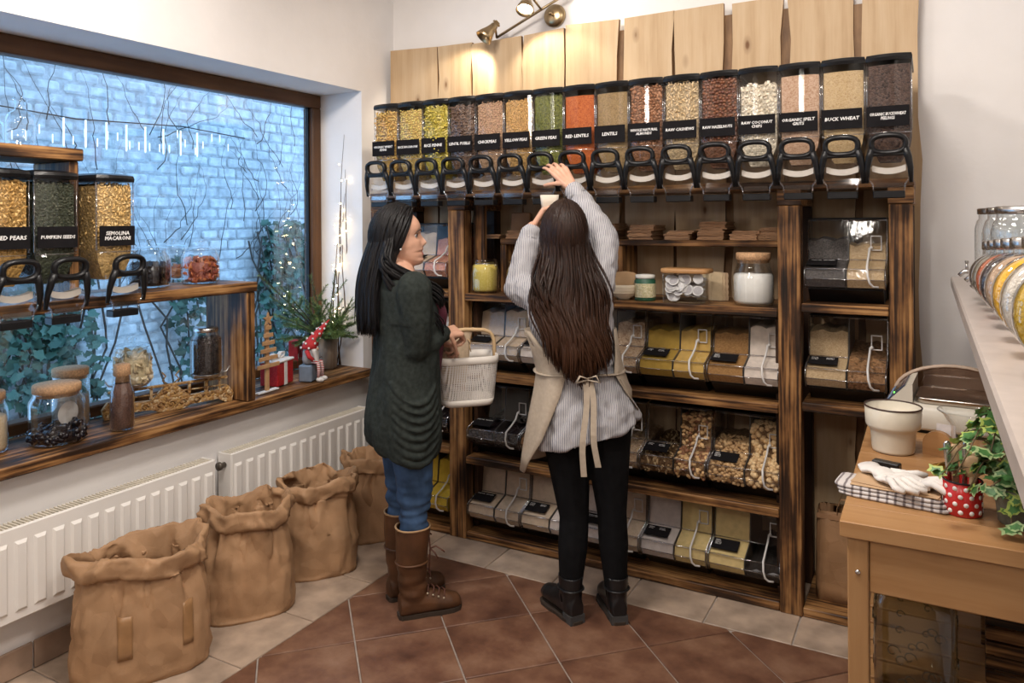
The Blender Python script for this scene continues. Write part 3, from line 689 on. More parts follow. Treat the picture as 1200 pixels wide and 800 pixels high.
scoop_bin(-.283, .834, (.265, tan_g), (.17, nutmix), 'scoop bin with tan grain beside dark brown seeds, lower of two in the right bay')
scoop_bin(-2.235, 1.205, (.28, flour_c), (.25, pink), 'scoop bin with pink salt crystals beside the face of the dark-haired person')
scoop_bin(-2.235, .815, (.24, sugar), (.24, sugar), 'scoop bin in the left bay behind the hands holding the basket')
scoop_bin(-2.235, .435, (.13, darkb), (.13, darkb), 'scoop bin of black dried fruit in the left bay below the basket')
scoop_bin(-2.235, .038, (.30, yel), (.28, yel), 'bottom scoop bin of bright yellow meal in the left bay')
# ================= window shelf with its dispensers =================
ws = thing('window_shelf', 'charred wood two-level shelf standing on the window board before the glass', 'shelf', (-2.7, 1.6, .742))
def wp(name, lo, hi, m): o = boxobj(name, lo, hi, m, ws, .004); o.location = o.location - Vector((-2.7, 1.6, .742))
wp('shelf_board', (-2.98, .45, 1.236), (-2.672, 2.46, 1.279), BURN[1])
wp('upright', (-2.955, 2.405, .743), (-2.68, 2.452, 1.235), BURN[2])
wp('upright', (-2.955, .46, .743), (-2.68, .505, 1.235), BURN[2])
wp('upper_upright', (-2.955, 1.632, 1.28), (-2.72, 1.665, 1.775), BURN[2])
wp('upper_upright', (-2.955, .46, 1.28), (-2.72, .50, 1.775), BURN[2])
wp('upper_board', (-2.975, .45, 1.776), (-2.70, 1.672, 1.82), BURN[1])
WG = 'dispensers on the window shelf'
pear1, pear2 = P('pear_gold', (.56, .32, .09)), P('pear_pale', (.66, .43, .16)); pk1, pk2 = P('pumpkin_seed', (.035, .042, .022)), P('pumpkin_seed_grey', (.075, .08, .05)); sem1, sem2 = P('semolina_pasta', (.68, .44, .16)), P('semolina_light', (.74, .53, .24))
dispenser((-2.664, 1.385, 1.28), PI / 2, ['DRIED PEARS'], g_base('pear_gap', (.56, .33, .1)), 'dispenser of golden dried fruit pieces cut off by the left picture edge', .405, (CHIP, (.006, .006, .005), 260), [pear1, pear2], True, WG)
dispenser((-2.664, 1.548, 1.28), PI / 2, ['PUMPKIN', 'SEEDS'] if 0 else ['PUMPKIN SEEDS'], g_base('pumpkin_gap', (.07, .08, .05)), 'dispenser of dark green seeds on the window shelf, labelled PUMPKIN SEEDS', .405, (CHIP, (.0055, .004, .003), 330), [pk1, pk2], True, WG)
dispenser((-2.664, 1.768, 1.28), PI / 2, ['SEMOLINA', 'MACARONI'], g_base('sem_gap', (.68, .45, .18)), 'dispenser of yellow pasta standing apart on the window shelf, labelled SEMOLINA MACARONI', .405, (CRES, (.008, .008, .008), 260), [sem1, sem2], True, WG)
# ================= jars =================
def jar_glass(b, r, h, neck=None, nr=None, e=2):
    nr = nr or r * .86; nk = neck or .12
    pr = [(r * .9, .002), (r * .985, .008), (r, .02), (r, h * (1 - nk) - .02), (r * .97, h * (1 - nk) - .006), (nr, h * (1 - nk * .45)), (nr, h)]
    if e == 2: b.lathe(pr, 28, 0, None, True, False)
    else: b.loft([sring(0, 0, z, q, q, 32, e) for q, z in pr], 0, True, True, False)
    b.lathe([(r * .86, .012), (r * .93, .016)], 28, 0, None, True, False)
def fill_body(b, r, h, wav=.004):
    b.lathe([(r * .88, .010), (r * .95, .02), (r * .955, h - .004), (r * .86, h + wav), (.001, h + wav * 1.4)], 24, 0)
def jar(name, pos, r, h, label, lid, fillh, fmat, pel=None, pm=None, neck=None, nr=None, glass=None, e=2, cat='jar', group=None):
    t = thing(name, label, cat, pos, rng.uniform(0, 1), group)
    b = MB(); jar_glass(b, r, h, neck, nr, e); b.obj('glass', glass or GLASS, t)
    nr = nr or r * .86
    if fillh > 0:
        b = MB(); fill_body(b, r, fillh); b.obj('filling', fmat, t)
    if pel:
        u, sz, n = pel; pts = []
        for k in range(n):
            if rng.random() < .3: q = rng.random() ** .5 * r * .85; a = rng.uniform(0, 6.28); pts.append((q * math.cos(a), q * math.sin(a), fillh + rng.uniform(0, sz[0] if hasattr(sz, '__len__') else sz)))
            else: a = rng.uniform(0, 6.28); pts.append((r * .91 * math.cos(a), r * .91 * math.sin(a), rng.uniform(.015, fillh)))
        b = MB(); scatter(b, u, pts, sz, len(pm)); stuff(b.obj('pieces', pm, t))
    if lid == 'cork': b = MB(); b.lathe([(nr * .97, h - .012), (nr * .97, h), (nr * 1.04, h + .001), (nr * 1.04, h + .026), (nr * 1.0, h + .030)], 28, 0, None, True, True); b.obj('cork_lid', CORK, t)
    if lid == 'wood': b = MB(); b.lathe([(nr * .97, h - .012), (nr * .97, h), (nr * 1.1, h + .001), (nr * 1.1, h + .018), (nr * 1.06, h + .022)], 28); b.obj('wooden_lid', BEECH, t)
    if lid == 'glass':
        b = MB(); b.lathe([(nr * 1.0, h), (nr * 1.14, h + .003), (nr * 1.14, h + .009), (nr * .9, h + .016), (.014, h + .021)], 24, 0, None, False, True); b.lathe([(.013, h + .02), (.008, h + .026), (.017, h + .036), (.017, h + .042), (.009, h + .048)], 14); b.obj('glass_lid', GLASS, t)
    if lid == 'metal': b = MB(); b.lathe([(nr * 1.03, h - .012), (nr * 1.07, h - .010), (nr * 1.07, h + .004), (nr * 1.0, h + .007)], 28, 0); b.obj('metal_lid', STEEL, t)
    return t
SZ = .743
prune = plain('prune_black', (.008, .005, .007), .22, var=.4); apric = P('dried_red', (.34, .085, .03)); apric2 = P('dried_orange', (.46, .15, .05)); apric3 = P('dried_maroon', (.22, .05, .03))
seedb = grain_mat('dark_seed', [(.07, .035, .028), (.16, .085, .06), (.10, .05, .04)], 320); greyseed = grain_mat('grey_seed', [(.20, .15, .11), (.30, .23, .17)], 300)
crumb = grain_mat('beige_crumb', [(.62, .46, .29), (.72, .57, .39)], 240); tealeaf = grain_mat('black_leaf', [(.012, .009, .009), (.045, .03, .026)], 190, 1)
chipw, chipw2 = P('pale_chip', (.66, .54, .34)), P('pale_chip_light', (.76, .68, .52))
p = onZ(4, 531, SZ); jar('cork_jar', (p.x - .06, p.y - .03, SZ), .07, .185, 'cork lidded jar of beige crumbs cut by the left picture edge', 'cork', .125, crumb)
p = onZ(63, 524, SZ); pj = jar('cork_jar', (p.x - .065, p.y + .05, SZ), .092, .185, 'wide cork lidded jar holding glossy black prunes and a round paper tag', 'cork', .045, prune, (ICO, (.019, .015, .013), 80), [prune], nr=.077)
b = MB(); b.lathe([(.042, 0), (.044, .002), (.042, .004)], 24, 0, TR((.03, .028, .096), rx=PI / 2, rz=.9)); b.obj('paper_tag', plain('paper_tag', (.62, .57, .53), .8), pj)
p = onZ(92, 506, SZ); jar('cork_jar', (p.x - .10, p.y + .03, SZ), .068, .205, 'slimmer cork lidded jar of grey seeds behind the prune jar', 'cork', .12, greyseed, nr=.063)
p = onZ(147, 505, SZ); t = thing('cork_bottle', 'tall cork stoppered glass bottle filled with dark brown seeds', 'bottle', (p.x - .035, p.y + .01, SZ)); BSC = TR(s=(1.3, 1.3, 1.32))
b = MB(); b.lathe([(.03, .002), (.034, .008), (.034, .095), (.031, .115), (.024, .135), (.022, .160)], 24, 0, BSC, True, False); b.obj('glass', GLASS, t)
b = MB(); b.lathe([(.029, .006), (.032, .01), (.032, .095), (.029, .115), (.022, .137), (.001, .139)], 22, 0, BSC); b.obj('filling', seedb, t)
b = MB(); b.lathe([(.021, .142), (.021, .160), (.0245, .162), (.023, .192), (.020, .194)], 20, 0, BSC); b.obj('cork_stopper', CORK, t)
# window shelf jars
TZ = 1.2795
p = onZ(181, 338, TZ); jar('glass_jar', (p.x - .075, p.y + .03, TZ), .079, .155, 'glass jar of black dried fruit with a knobbed glass lid, nearest the pasta dispenser', 'glass', .092, prune, (ICO, (.010, .009, .008), 170), [prune], e=3)
p = onZ(203, 330, TZ); jar('glass_jar', (p.x - .14, p.y + .10, TZ), .066, .15, 'half hidden glass jar with orange pieces behind the black fruit jar', 'glass', .05, apric2, (CHIP, (.013, .01, .006), 50), [apric2, apric], e=3)
p = onZ(241, 333, TZ); jar('glass_jar', (p.x - .07, p.y + .03, TZ), .071, .145, 'glass jar of red dried fruit pieces near the shelf corner', 'glass', .093, apric3, (CHIP, (.016, .012, .007), 170), [apric, apric2, apric3], e=3)
# bottle on the upper board
UZ = 1.8205
p = onZ(33, 176, UZ); t = thing('apothecary_bottle', 'empty clear apothecary bottle with wide shoulders on top of the window shelf', 'bottle', (p.x - .05, p.y, UZ))
b = MB(); b.lathe([(.045, .001), (.05, .006), (.05, .115), (.046, .135), (.022, .152), (.019, .158), (.019, .185), (.026, .188), (.026, .196), (.018, .198)], 26, 0, None, True, False); b.obj('glass', GLASS, t)
p = onZ(-3, 182, UZ); t2 = dup(t, (p.x - .05, p.y, UZ), 0, 'second clear apothecary bottle at the left picture edge on top of the window shelf')
# ================= ornate balance scale =================
RUST = grain_mat('rusty_gilding', [(.12, .055, .022), (.42, .25, .09), (.26, .13, .045), (.55, .42, .25)], 90, .8, .5)
DRKI = plain('dark_iron', (.05, .04, .035), .5, .6, var=.5); SILV = plain('tarnished_silver', (.45, .43, .41), .35, .9, var=.25)
pa, pb = onZ(124, 494, SZ), onZ(274, 470, SZ); mid = (pa + pb) / 2; dv = (pb - pa); ang = math.atan2(dv.y, dv.x); HL = dv.length / 2
t = thing('balance_scale', 'ornate rusty gilded balance scale carrying two jars on the window board', 'scale', (mid.x - .03, mid.y + .01, SZ), ang)
b = MB()
out = [(-HL, .0), (-HL + .03, .0), (-HL + .06, .014), (-.08, .010), (-.05, .0), (.05, .0), (.08, .010), (HL - .06, .014), (HL - .03, .0), (HL, .0), (HL + .008, .03), (HL - .015, .055), (HL - .06, .045), (.08, .04), (.05, .06), (.025, .08), (-.025, .08), (-.05, .06), (-.08, .04), (-HL + .06, .045), (-HL + .015, .055), (-HL - .008, .03)]
out = [(x, z * 1.3) for x, z in out]; b.prism(out, -.012, .012, 1); b.obj('ornate_frame', RUST, t)
b = MB()
for cx in (-.045, 0, .045, -HL + .03, HL - .03, -.105, .105):
    pts = [(cx + (.016 - .0017 * k) * math.cos(k * .8), -.014, .03 + (.016 - .0017 * k) * math.sin(k * .8)) for k in range(9)]
    b.tube(pts, .0036, 5)
stuff(b.obj('scrollwork', RUST, t))
b = MB(); b.box((0, .0, .108), (2 * HL - .03, .012, .012), .003); b.obj('beam', RUST, t)
for s_ in (-1, 1):
    b = MB(); b.tube([(s_ * .012, 0, .112), (s_ * .034, -.005, .13), (s_ * .02, -.005, .148), (s_ * .036, -.005, .166)], .0034, 6); b.obj('pointer', RUST, t)
    b = MB(); b.box((s_ * HL * .58, 0, .085), (.016, .016, .07), .003); b.box((s_ * HL * .30, 0, .08), (.012, .012, .05), .002); b.box((s_ * HL * .8, 0, .08), (.010, .010, .05), .002); b.box((s_ * HL * .55, 0, .075), (HL * .7, .008, .006), .002); b.box((s_ * HL * .58, 0, .121), (.11, .02, .005), .002); b.obj('bracket', RUST, t)
    b = MB(); b.lathe([(.052, .0), (.056, .002), (.066, .012), (.067, .014), (.055, .005), (.001, .004)], 24, 0, TR((s_ * HL * .58, .0, .124))); b.tube([(s_ * (HL * .58 + .06), 0, .131), (s_ * (HL * .58 + .09), 0, .135), (s_ * (HL * .58 + .105), 0, .158)], .0034, 6); b.obj('weighing_pan', SILV, t)
def on_scale(s_): return Vector((mid.x - .03, mid.y + .01, SZ + .1292)) + Vector((math.cos(ang), math.sin(ang), 0)) * (s_ * HL * .58)
jar('glass_jar', on_scale(-1), .068, .155, 'glass jar of pale yellow chips with glass lid on the left scale pan', 'glass', .115, chipw, (CHIP, (.019, .015, .010), 120), [chipw, chipw2])
jar('lidded_jar', on_scale(1), .068, .205, 'dark filled jar with grey metal lid on the right scale pan', 'metal', .165, tealeaf, nr=.05, neck=.2)
# ================= christmas things at the window end =================
PLY = plain('thin_plywood', (.50, .29, .14), .7, var=.12); REDG = grain_mat('red_glitter', [(.35, .01, .012), (.55, .03, .03), (.30, .005, .01)], 420, .8, .35); REDF = plain('red_felt', (.42, .02, .022), .85, var=.15, bs=.4, bscale=160); WOOL = plain('white_wool', (.72, .70, .68), .95, var=.08, bs=.8, bd=.004, bscale=70)
GREYF = plain('grey_felt', (.30, .30, .31), .95, var=.15, bs=.5, bscale=120)
p = onZ(313, 459, SZ); t = thing('wooden_tree', 'flat plywood Christmas tree with star and ladder branches by the red gift box', 'decoration', (p.x, p.y, SZ), .1)
b = MB(); b.box((0, .0, .004), (.026, .14, .007), .001); b.obj('foot', WOOL, t)
b = MB(); b.box((0, 0, .165), (.012, .022, .315), .001); b.obj('trunk', PLY, t)
for k, wd in enumerate((.11, .094, .078, .062, .046, .03)): b = MB(); b.box((.010, .0, .125 + .036 * k), (.007, wd * 1.35, .019), .001); b.obj('branch', PLY, t)
b = MB(); st = [((.034 if k % 2 == 0 else .014) * math.sin(k * PI / 5), .345 + (.034 if k % 2 == 0 else .014) * math.cos(k * PI / 5)) for k in range(10)]; b.prism(st, .004, .012, 0); b.obj('star', PLY, t)
p = onZ(327, 452, SZ); t = thing('gift_box', 'red glitter gift box with white ribbon between plywood tree and gnome', 'gift box', (p.x - .05, p.y + .035, SZ), .25)
b = MB(); b.box((0, 0, .055), (.10, .14, .11), .003); b.obj('box_body', REDG, t)
b = MB(); b.box((0, .0, .0555), (.104, .028, .114), .002); b.obj('ribbon', WOOL, t)
b = MB(); b.box((0, 0, .118), (.11, .15, .012), .004); b.obj('snowy_top', WOOL, t)
for s_ in (-1, 1):
    b = MB(); b.tube([(0, 0, .125), (.0, s_ * .03, .150), (.0, s_ * .06, .148), (0, s_ * .05, .130), (0, 0, .126)], .012, 8, flat=.6); b.obj('bow_loop', WOOL, t)
p = onZ(350, 434, SZ); t = thing('lantern_frame', 'small red square frame with white candle behind the gnome', 'lantern', (p.x - .09, p.y + .07, SZ), .5)
b = MB()
for y in (-.045, .045): b.box((0, y, .075), (.05, .010, .15), .002)
for z in (.006, .146): b.box((0, 0, z), (.05, .082, .011), .002)
b.obj('red_frame', REDF, t); b = MB(); b.box((-.022, 0, .076), (.004, .08, .128)); b.obj('back_panel', REDF, t)
b = MB(); b.lathe([(.014, .012), (.015, .02), (.015, .07), (.004, .073)], 14); b.obj('candle', WOOL, t)
# gnome
p = onZ(364, 449, SZ); t = thing('gnome', 'sitting felt gnome with red dotted pointed hat on the window board', 'gnome', (p.x - .05, p.y + .045, SZ), .35)
b = MB(); b.lathe([(.001, .085), (.032, .09), (.036, .11), (.032, .15), (.022, .18)], 18); b.obj('body', GREYF, t)
b = MB(); b.loft([sring(.07 * (k / 6) ** 1.4, .09 * (k / 6) ** 1.4, .165 + .0225 * k, .043 * (1 - (k / 6.4) ** 1.3), .038 * (1 - (k / 6.4) ** 1.3), 16) for k in range(7)]); hat = b.obj('hat', REDF, t)
pm_ = MB().ell((0, 0, 0), .006, 8).mesh('pompom', WOOL)
for k in range(6):
    for j in range(5):
        if k > 4 and j % 2: continue
        a = j * 1.256 + k * .6; q = .88 * .041 * (1 - (k / 6.4) ** 1.3) + .002
        inst('pompom', pm_, hat, (.07 * (k / 6) ** 1.4 + q * 1.12 * math.cos(a), .09 * (k / 6) ** 1.4 + q * math.sin(a), .170 + .022 * k))
b = MB(); b.loft([sring(.03 + .004 * k, 0, .165 - .022 * k, .012 * (1 - k / 5.5) + .002, .026 * (1 - k / 5.5) + .003, 12, wob=lambda a: .12 * math.sin(a * 5)) for k in range(6)]); b.obj('beard', WOOL, t)
b = MB(); b.ell((.042, 0, .163), .009, 10); b.obj('nose', plain('gnome_skin', (.62, .38, .26), .7), t)
STRIP = cloth('striped_sock', (.42, .02, .02), (.75, .72, .70), 2, 34)
for s_ in (-1, 1):
    b = MB(); b.tube([(.02, s_ * .018, .10), (.055, s_ * .022, .095), (.06, s_ * .022, .06), (.058, s_ * .022, .022)], .009, 8); b.obj('leg', STRIP, t)
    b = MB(); b.ell((.066, s_ * .022, .012), (.022, .014, .0125), 12); b.obj('shoe', WOOL, t)
    b = MB(); b.tube([(.0, s_ * .03, .155), (.02, s_ * .048, .13), (.04, s_ * .042, .112)], [.012, .011, .009], 8); b.obj('arm', REDF if s_ < 0 else GREYF, t)
b = MB(); b.box((-.005, 0, .043), (.07, .09, .085), .006); b.obj('seat_block', plain('glass_block', (.16, .20, .26), .15, var=.1), t)
# planter with fir branches, twigs and fairy lights
p = onZ(389, 433, SZ); px_, py_ = p.x - .06, p.y + .03
t = thing('branch_vase', 'glass and birch vase of green fir branches at the right end of the window board', 'vase', (px_, py_, SZ))
b = MB(); b.lathe([(.05, .001), (.052, .006), (.056, .17), (.052, .17), (.048, .008)], 24, 0, None, True, False); b.obj('vase', wood('birch_bark', [(.3, (.14, .09, .06)), (.6, (.34, .26, .19))], 2, 9, 4, .5), t)
FIR = plain('fir_needle', (.06, .125, .035), .6, var=.5, vs=20); FIR2 = plain('fir_needle_light', (.16, .23, .06), .6, var=.4, vs=20)
def fir(b, pts, ln=.018, n=60):
    pts = [Vector(q) for q in pts]; 
    for k in range(n):
        f = (k + .5) / n * (len(pts) - 1); i = int(f); q = pts[i].lerp(pts[min(i + 1, len(pts) - 1)], f - i); d = (pts[min(i + 1, len(pts) - 1)] - pts[i]).normalized()
        for j in range(4):
            a = Vector((rng.uniform(-1, 1), rng.uniform(-1, 1), rng.uniform(-1, 1))); a = (a - d * a.dot(d)).normalized(); e = q + (a * .8 + d * .7).normalized() * ln * rng.uniform(.7, 1.1); e.y = min(e.y, 3.268 - py_); s_ = d.cross(a) * .0019
            b.add([q - s_, q + s_, e, q + a * .001 + d * .002], [(0, 1, 2), (0, 3, 2), (1, 3, 2)], rng.random() < .4)
r = random.Random(5)
for k in range(25):
    a = r.uniform(-2.3, 2.1) if k > 4 else r.uniform(-.6, .6); dirn = Vector((math.sin(a) * .55 + .1, -.25 + r.uniform(-.5, .45) + (-.55 if a < -.5 else 0), 0)); ln = r.uniform(.26, .48); up_ = r.uniform(.3, .95)
    if px_ + dirn.x * ln < WX + .06: dirn.x = abs(dirn.x) * .2
    pts = [(0, 0, .15)]
    for h in range(1, 6):
        f = h / 5; y_ = min(dirn.y * ln * f, 3.23 - py_); pts.append((dirn.x * ln * f, y_, .15 + ln * up_ * f - .12 * (1 - up_) * f * f))
    b = MB(); b.tube(pts, [.004, .0035, .003, .0025, .002, .0015], 5, 2); fir(b, pts, .024, 62)
    for s_ in range(3):
        f = .35 + .2 * s_; i = int(f * 5); q = Vector(pts[i]); d = (Vector(pts[i + 1]) - q).normalized(); sd = d.cross(Vector((0, 0, 1))).normalized() * (1 if s_ % 2 else -1); e = q + (d + sd * .8).normalized() * .13; e.y = min(e.y, 3.25 - py_)
        fir(b, [q, e], .021, 26)
    o = b.obj('fir_branch', [FIR, FIR2, STEM], t); stuff(o) if 0 else None
TW = plain('willow_twig', (.10, .055, .03), .7); GLOW = emit('fairy_light_glow', (1, .74, .36), 60)
t = thing('twig_light_garland', 'bundle of tall curly twigs with warm fairy lights in the window corner', 'fairy lights', (px_ - .04, py_ + .10, SZ + .0))
bulb = MB().ell((0, 0, 0), .0033, 6).mesh('bulb', GLOW)
for k in range(7):
    H = r.uniform(.9, 1.32); pts = []; a, c = r.uniform(-.03, .03), r.uniform(-.04, .05); ph = r.uniform(0, 6)
    for h in range(15):
        f = h / 14; pts.append((a + .045 * math.sin(ph + f * 8) * f ** .4 + .05 * f + .02, min(c * 1.0 + .045 * math.cos(ph + f * 10) * f ** .4 - .02 + .02 * f, .05), .002 + H * f))
    b = MB(); b.tube(pts, [.0045 - .00025 * i for i in range(15)], 5); b.obj('twig', TW, t)
    for h in range(3, 13):
        if r.random() < .62: q = pts[h]; inst('bulb', bulb, t, (q[0] + r.uniform(-.02, .03), q[1] + r.uniform(-.03, .012) , q[2] + r.uniform(-.03, .03)))
# ================= radiators =================
def radiator(y0, y1, label):
    zb, zt, xb, xf = .235, .545, -2.735, -2.642; L = y1 - y0
    t = thing('panel_radiator', label, 'radiator', (xf, (y0 + y1) / 2, zb), 0, None)
    H = zt - zb; n = max(3, int(L / .062)); b = MB()
    b.box((-.018, 0, H / 2), (.014, L, H), .004); pan = b.obj('front_panel', ENAMEL_W, t)
    rm = MB().loft([[(-.004, -.023, z), (.008, -.015, z), (.008, .015, z), (-.004, .023, z)] for z in (.03, H - .055)], 0, False)
    rm = MB(); rm.loft([[(-.012, -.022, .028), (-.012, .022, .028), (-.012, .022, H - .045), (-.012, -.022, H - .045)], [(-.003, -.013, .04), (-.003, .013, .04), (-.003, .013, H - .057), (-.003, -.013, H - .057)]], 0, False); rm = rm.mesh('rib', ENAMEL_W)
    for k in range(n): inst('rib', rm, pan, (0, -L / 2 + L * (k + .5) / n, 0))
    b = MB(); b.box((-.072, 0, H / 2 - .02), (.03, L - .02, H - .05), .003); b.obj('back_panel', ENAMEL_W, t)
    GB = plain('radiator_grille', (.62, .57, .48), .5) if 'radiator_grille' not in bpy.data.materials else bpy.data.materials['radiator_grille']
    b = MB(); b.box((-.055, 0, H - .012), (.06, L - .012, .006)); 
    for k in range(int(L / .014)): b.box((-.055, -L / 2 + .01 + k * .014, H - .005), (.062, .006, .009), .001)
    stuff(b.obj('top_grille', GB, t))
    for s_ in (-1, 1): b = MB(); b.box((-.052, s_ * (L / 2 + .002), H / 2), (.08, .006, H), .002); b.obj('side_cover', ENAMEL_W, t)
    return t, H, L
t, H, L = radiator(-.3, 2.20, 'long white panel radiator under the window, left of the two')
t, H, L = radiator(2.29, 3.21, 'shorter white panel radiator under the window, nearer the corner')
b = MB(); b.lathe([(.018, 0), (.018, .012), (.012, .016), (.012, .035)], 14, 0, TR((-.05, -L / 2 - .04, H - .05), rx=-PI / 2)); b.obj('valve', plain('valve_dark', (.12, .10, .08), .4, .5), t)
# ================= kraft paper sacks =================
def kraft(name, c):
    m, nt, b = newmat(name); setb(b, .62, 0, .3); v = coords(nt)
    n = nd(nt, 'TexNoise', {'Vector': v, 'Scale': 6, 'Detail': 5}); nt.links.new(ramp(nt, n.outputs[0], [(.3, tuple(k * .78 for k in c)), (.7, tuple(min(1, k * 1.15) for k in c))]), b.inputs['Base Color'])
    hs = []
    for sc_, am in ((9, 1.0), (22, .5)):
        vv = nd(nt, 'VectorMath', {0: v, 1: (sc_,) * 3}, operation='MULTIPLY').outputs[0]; vo = nd(nt, 'TexVoronoi', {'Vector': vv, 'Scale': 1.0}); df = nd(nt, 'VectorMath', {0: vv, 1: vo.outputs['Position']}, operation='SUBTRACT'); cc = nd(nt, 'VectorMath', {0: vo.outputs['Color'], 1: (.5, .5, .5)}, operation='SUBTRACT'); dt = nd(nt, 'VectorMath', {0: df.outputs[0], 1: cc.outputs[0]}, operation='DOT_PRODUCT'); hs.append(nd(nt, 'Math', {0: dt.outputs['Value'], 1: am}, operation='MULTIPLY').outputs[0])
    h = nd(nt, 'Math', {0: hs[0], 1: hs[1]}, operation='ADD'); bump(nt, b, h.outputs[0], .45, .03); return m
KRAFT = kraft('kraft_paper', (.40, .235, .125)); KRAFT2 = kraft('kraft_paper_dark', (.36, .20, .105))
TAPE = plain('kraft_tape', (.33, .18, .08), .35, var=.1)
def sack(pos, a, bb, h, rz, seed, label, tilt=0):
    t = thing('paper_sack', label, 'sack', pos, rz, 'rolled paper sacks on the floor')
    r = random.Random(seed); phs = [r.uniform(0, 6.28) for k in range(8)]
    def wob(z, amp):
        return lambda q: amp * (math.sin(3 * q + phs[0] + z * 9) * .5 + math.sin(7 * q + phs[1] - z * 14) * .5 + math.sin(13 * q + phs[2] + z * 25) * .35 + math.sin(19 * q + phs[3]) * .25)
    b = MB(); n = 110
    Z = [(0, .97, .012), (.012, 1.0, .012), (.06, 1.02, .015), (.14, 1.01, .02), (.22, .99, .026), (.29, .93, .035), (.335, .86, .05), (.36, .84, .055)]
    sc_ = h / .42
    rings = [sring(tilt * (z / .36) ** 2, 0, z * sc_, a * k, bb * k * (1 if z < .3 else 1.03), n, 3.2 if z < .25 else 2.6, 0, wob(z, w_)) for z, k, w_ in Z]
    # rolled rim: out, over and down into the mouth
    for dz, k, w_ in ((.345, .93, .05), (.352, .985, .045), (.385, 1.0, .04), (.412, .96, .04), (.418, .90, .045), (.40, .85, .05), (.36, .82, .05), (.29, .86, .04), (.18, .90, .03), (.14, .3, .03)):
        rings.append(sring(tilt, 0, dz * sc_, a * k, bb * k, n, 2.4, 0, lambda q, dz=dz, w_=w_: wob(dz, w_)(q) + .02 * math.sin(2 * q + phs[5])))
    from mathutils import noise as NZ
    def facet(q, amp):
        d, pt = NZ.voronoi(q); w = [1 / (x + .02) ** 7 for x in d[:3]]; return amp * sum(k * (q - c).dot(NZ.cell_vector(c * 37.0)) for k, c in zip(w, pt)) / sum(w)
    def crum(p): q = Vector((p[0], p[1], p[2] * .8)); return facet(q * 8 + Vector((seed, 0, 0)), .036) + facet(q * 19 + Vector((seed, 3, 0)), .02)
    r2 = random.Random(seed + 9)
    rings = [[(x + r2.uniform(-.003, .003), y + r2.uniform(-.003, .003), z + (r2.uniform(-.004, .004) + (.012 * math.sin(2 * 6.28 * j / n + phs[6]) + .008 * math.sin(5 * 6.28 * j / n + phs[7]) if i > 7 else 0) if i > 2 else 0)) for j, (x, y, z) in enumerate(rg)] for i, rg in enumerate(rings)]
    fine = []
    for i in range(len(rings) - 1):
        st = 4 if i < 8 else 3
        for k in range(st): fine.append([tuple(Vector(p).lerp(Vector(q), k / st)) for p, q in zip(rings[i], rings[i + 1])])
    fine.append(rings[-1]); rings = []
    def even(rg):
        P_ = np.array(rg + [rg[0]]); s_ = np.concatenate([[0], np.cumsum(np.linalg.norm(np.diff(P_, axis=0), axis=1))]); u = np.linspace(0, s_[-1], n, endpoint=False)
        return [tuple(x) for x in np.stack([np.interp(u, s_, P_[:, k_]) for k_ in range(3)], 1)]
    fine = [even(rg) for rg in fine]
    for i, rg in enumerate(fine):
        if i < 4: rings.append(rg); continue
        o2 = []
        for x, y, z in rg:
            L = math.hypot(x, y) or 1; c = crum((x, y, z)) * (.38 if i < 26 else 1.0) - .030 * max(0, 1 - abs(z / sc_ - .30) / .17) * max(0, 1 - abs(math.sin(3.3 * math.atan2(y, x) + phs[0] + .6 * math.sin(2 * math.atan2(y, x) + phs[1]))) * 2.2) * (i < 32); o2.append((x + x / L * c, y + y / L * c, z + (c * .4 if i > 30 else 0)))
        rings.append(o2)
    b.loft(rings, 0, True, True, True); b.obj('paper_body', KRAFT, t); return t, a, bb, rings
t, a, bb, k = sack((-2.425, 1.70, .001), .215, .135, .425, 1.02, 3, 'brown paper sack with rolled rim, largest and nearest the camera')
for q, w_ in ((-.06, .045), (.135, .035)):
    b = MB(); R = []
    for rg in k[:34]:
        if 0 or not .09 < rg[0][2] < .25 or len(R) > 14: continue
        cs = sorted([p for p in rg if p[1] < 0], key=lambda p: p[0])
        o_ = [(lerp(q - w_ / 2, q + w_ / 2, j / 5), interp(lerp(q - w_ / 2, q + w_ / 2, j / 5), [p[0] for p in cs], [p[1] for p in cs]) - .0035, rg[0][2]) for j in range(6)]; R.append(o_ + [(x, y + .003, z) for x, y, z in o_[::-1]])
    R.sort(key=lambda r_: r_[0][2]); b.loft(R); b.obj('tape_strip', TAPE, t)
sack((-2.415, 2.16, .001), .175, .135, .43, .95, 11, 'brown paper sack second from the front, before the radiator joint')
sack((-2.41, 2.56, .001), .165, .135, .41, .9, 23, 'brown paper sack third from the front, standing left of the tall boots')
sack((-2.43, 2.96, .001), .15, .125, .41, .9, 31, 'brown paper sack in the corner behind the dark-haired person')
# ================= things on the middle shelf =================
AZ = 1.1955
WHT = plain('white_powder', (.74, .71, .67), .85, var=.03)
millet = grain_mat('millet', [(.56, .42, .08), (.66, .52, .15)], 260); blackg = grain_mat('black_grain', [(.03, .022, .02), (.10, .075, .06)], 200)
def clamp_jar(pos, r, h, fm, fh, label):
    t = jar('clamp_jar', pos, r, h, label, None, fh, fm, None, None, .22, r * .8, None, 3.2)
    b = MB(); b.lathe([(r * .84, h), (r * .92, h + .004), (r * .92, h + .012), (r * .6, h + .018), (.001, h + .02)], 24); b.obj('glass_lid', GLASS, t)
    b = MB(); b.tube([(r * .88 * math.cos(2 * PI * k / 20), r * .88 * math.sin(2 * PI * k / 20), h - .006) for k in range(20)], .002, 5, 0, True); b.tube([(r * .9, -.012, h - .006), (r * 1.02, -.01, h - .02), (r * 1.04, 0, h + .008), (r * 1.02, .01, h - .02), (r * .9, .012, h - .006)], .002, 5)
    b.obj('wire_clamp', STEEL, t)
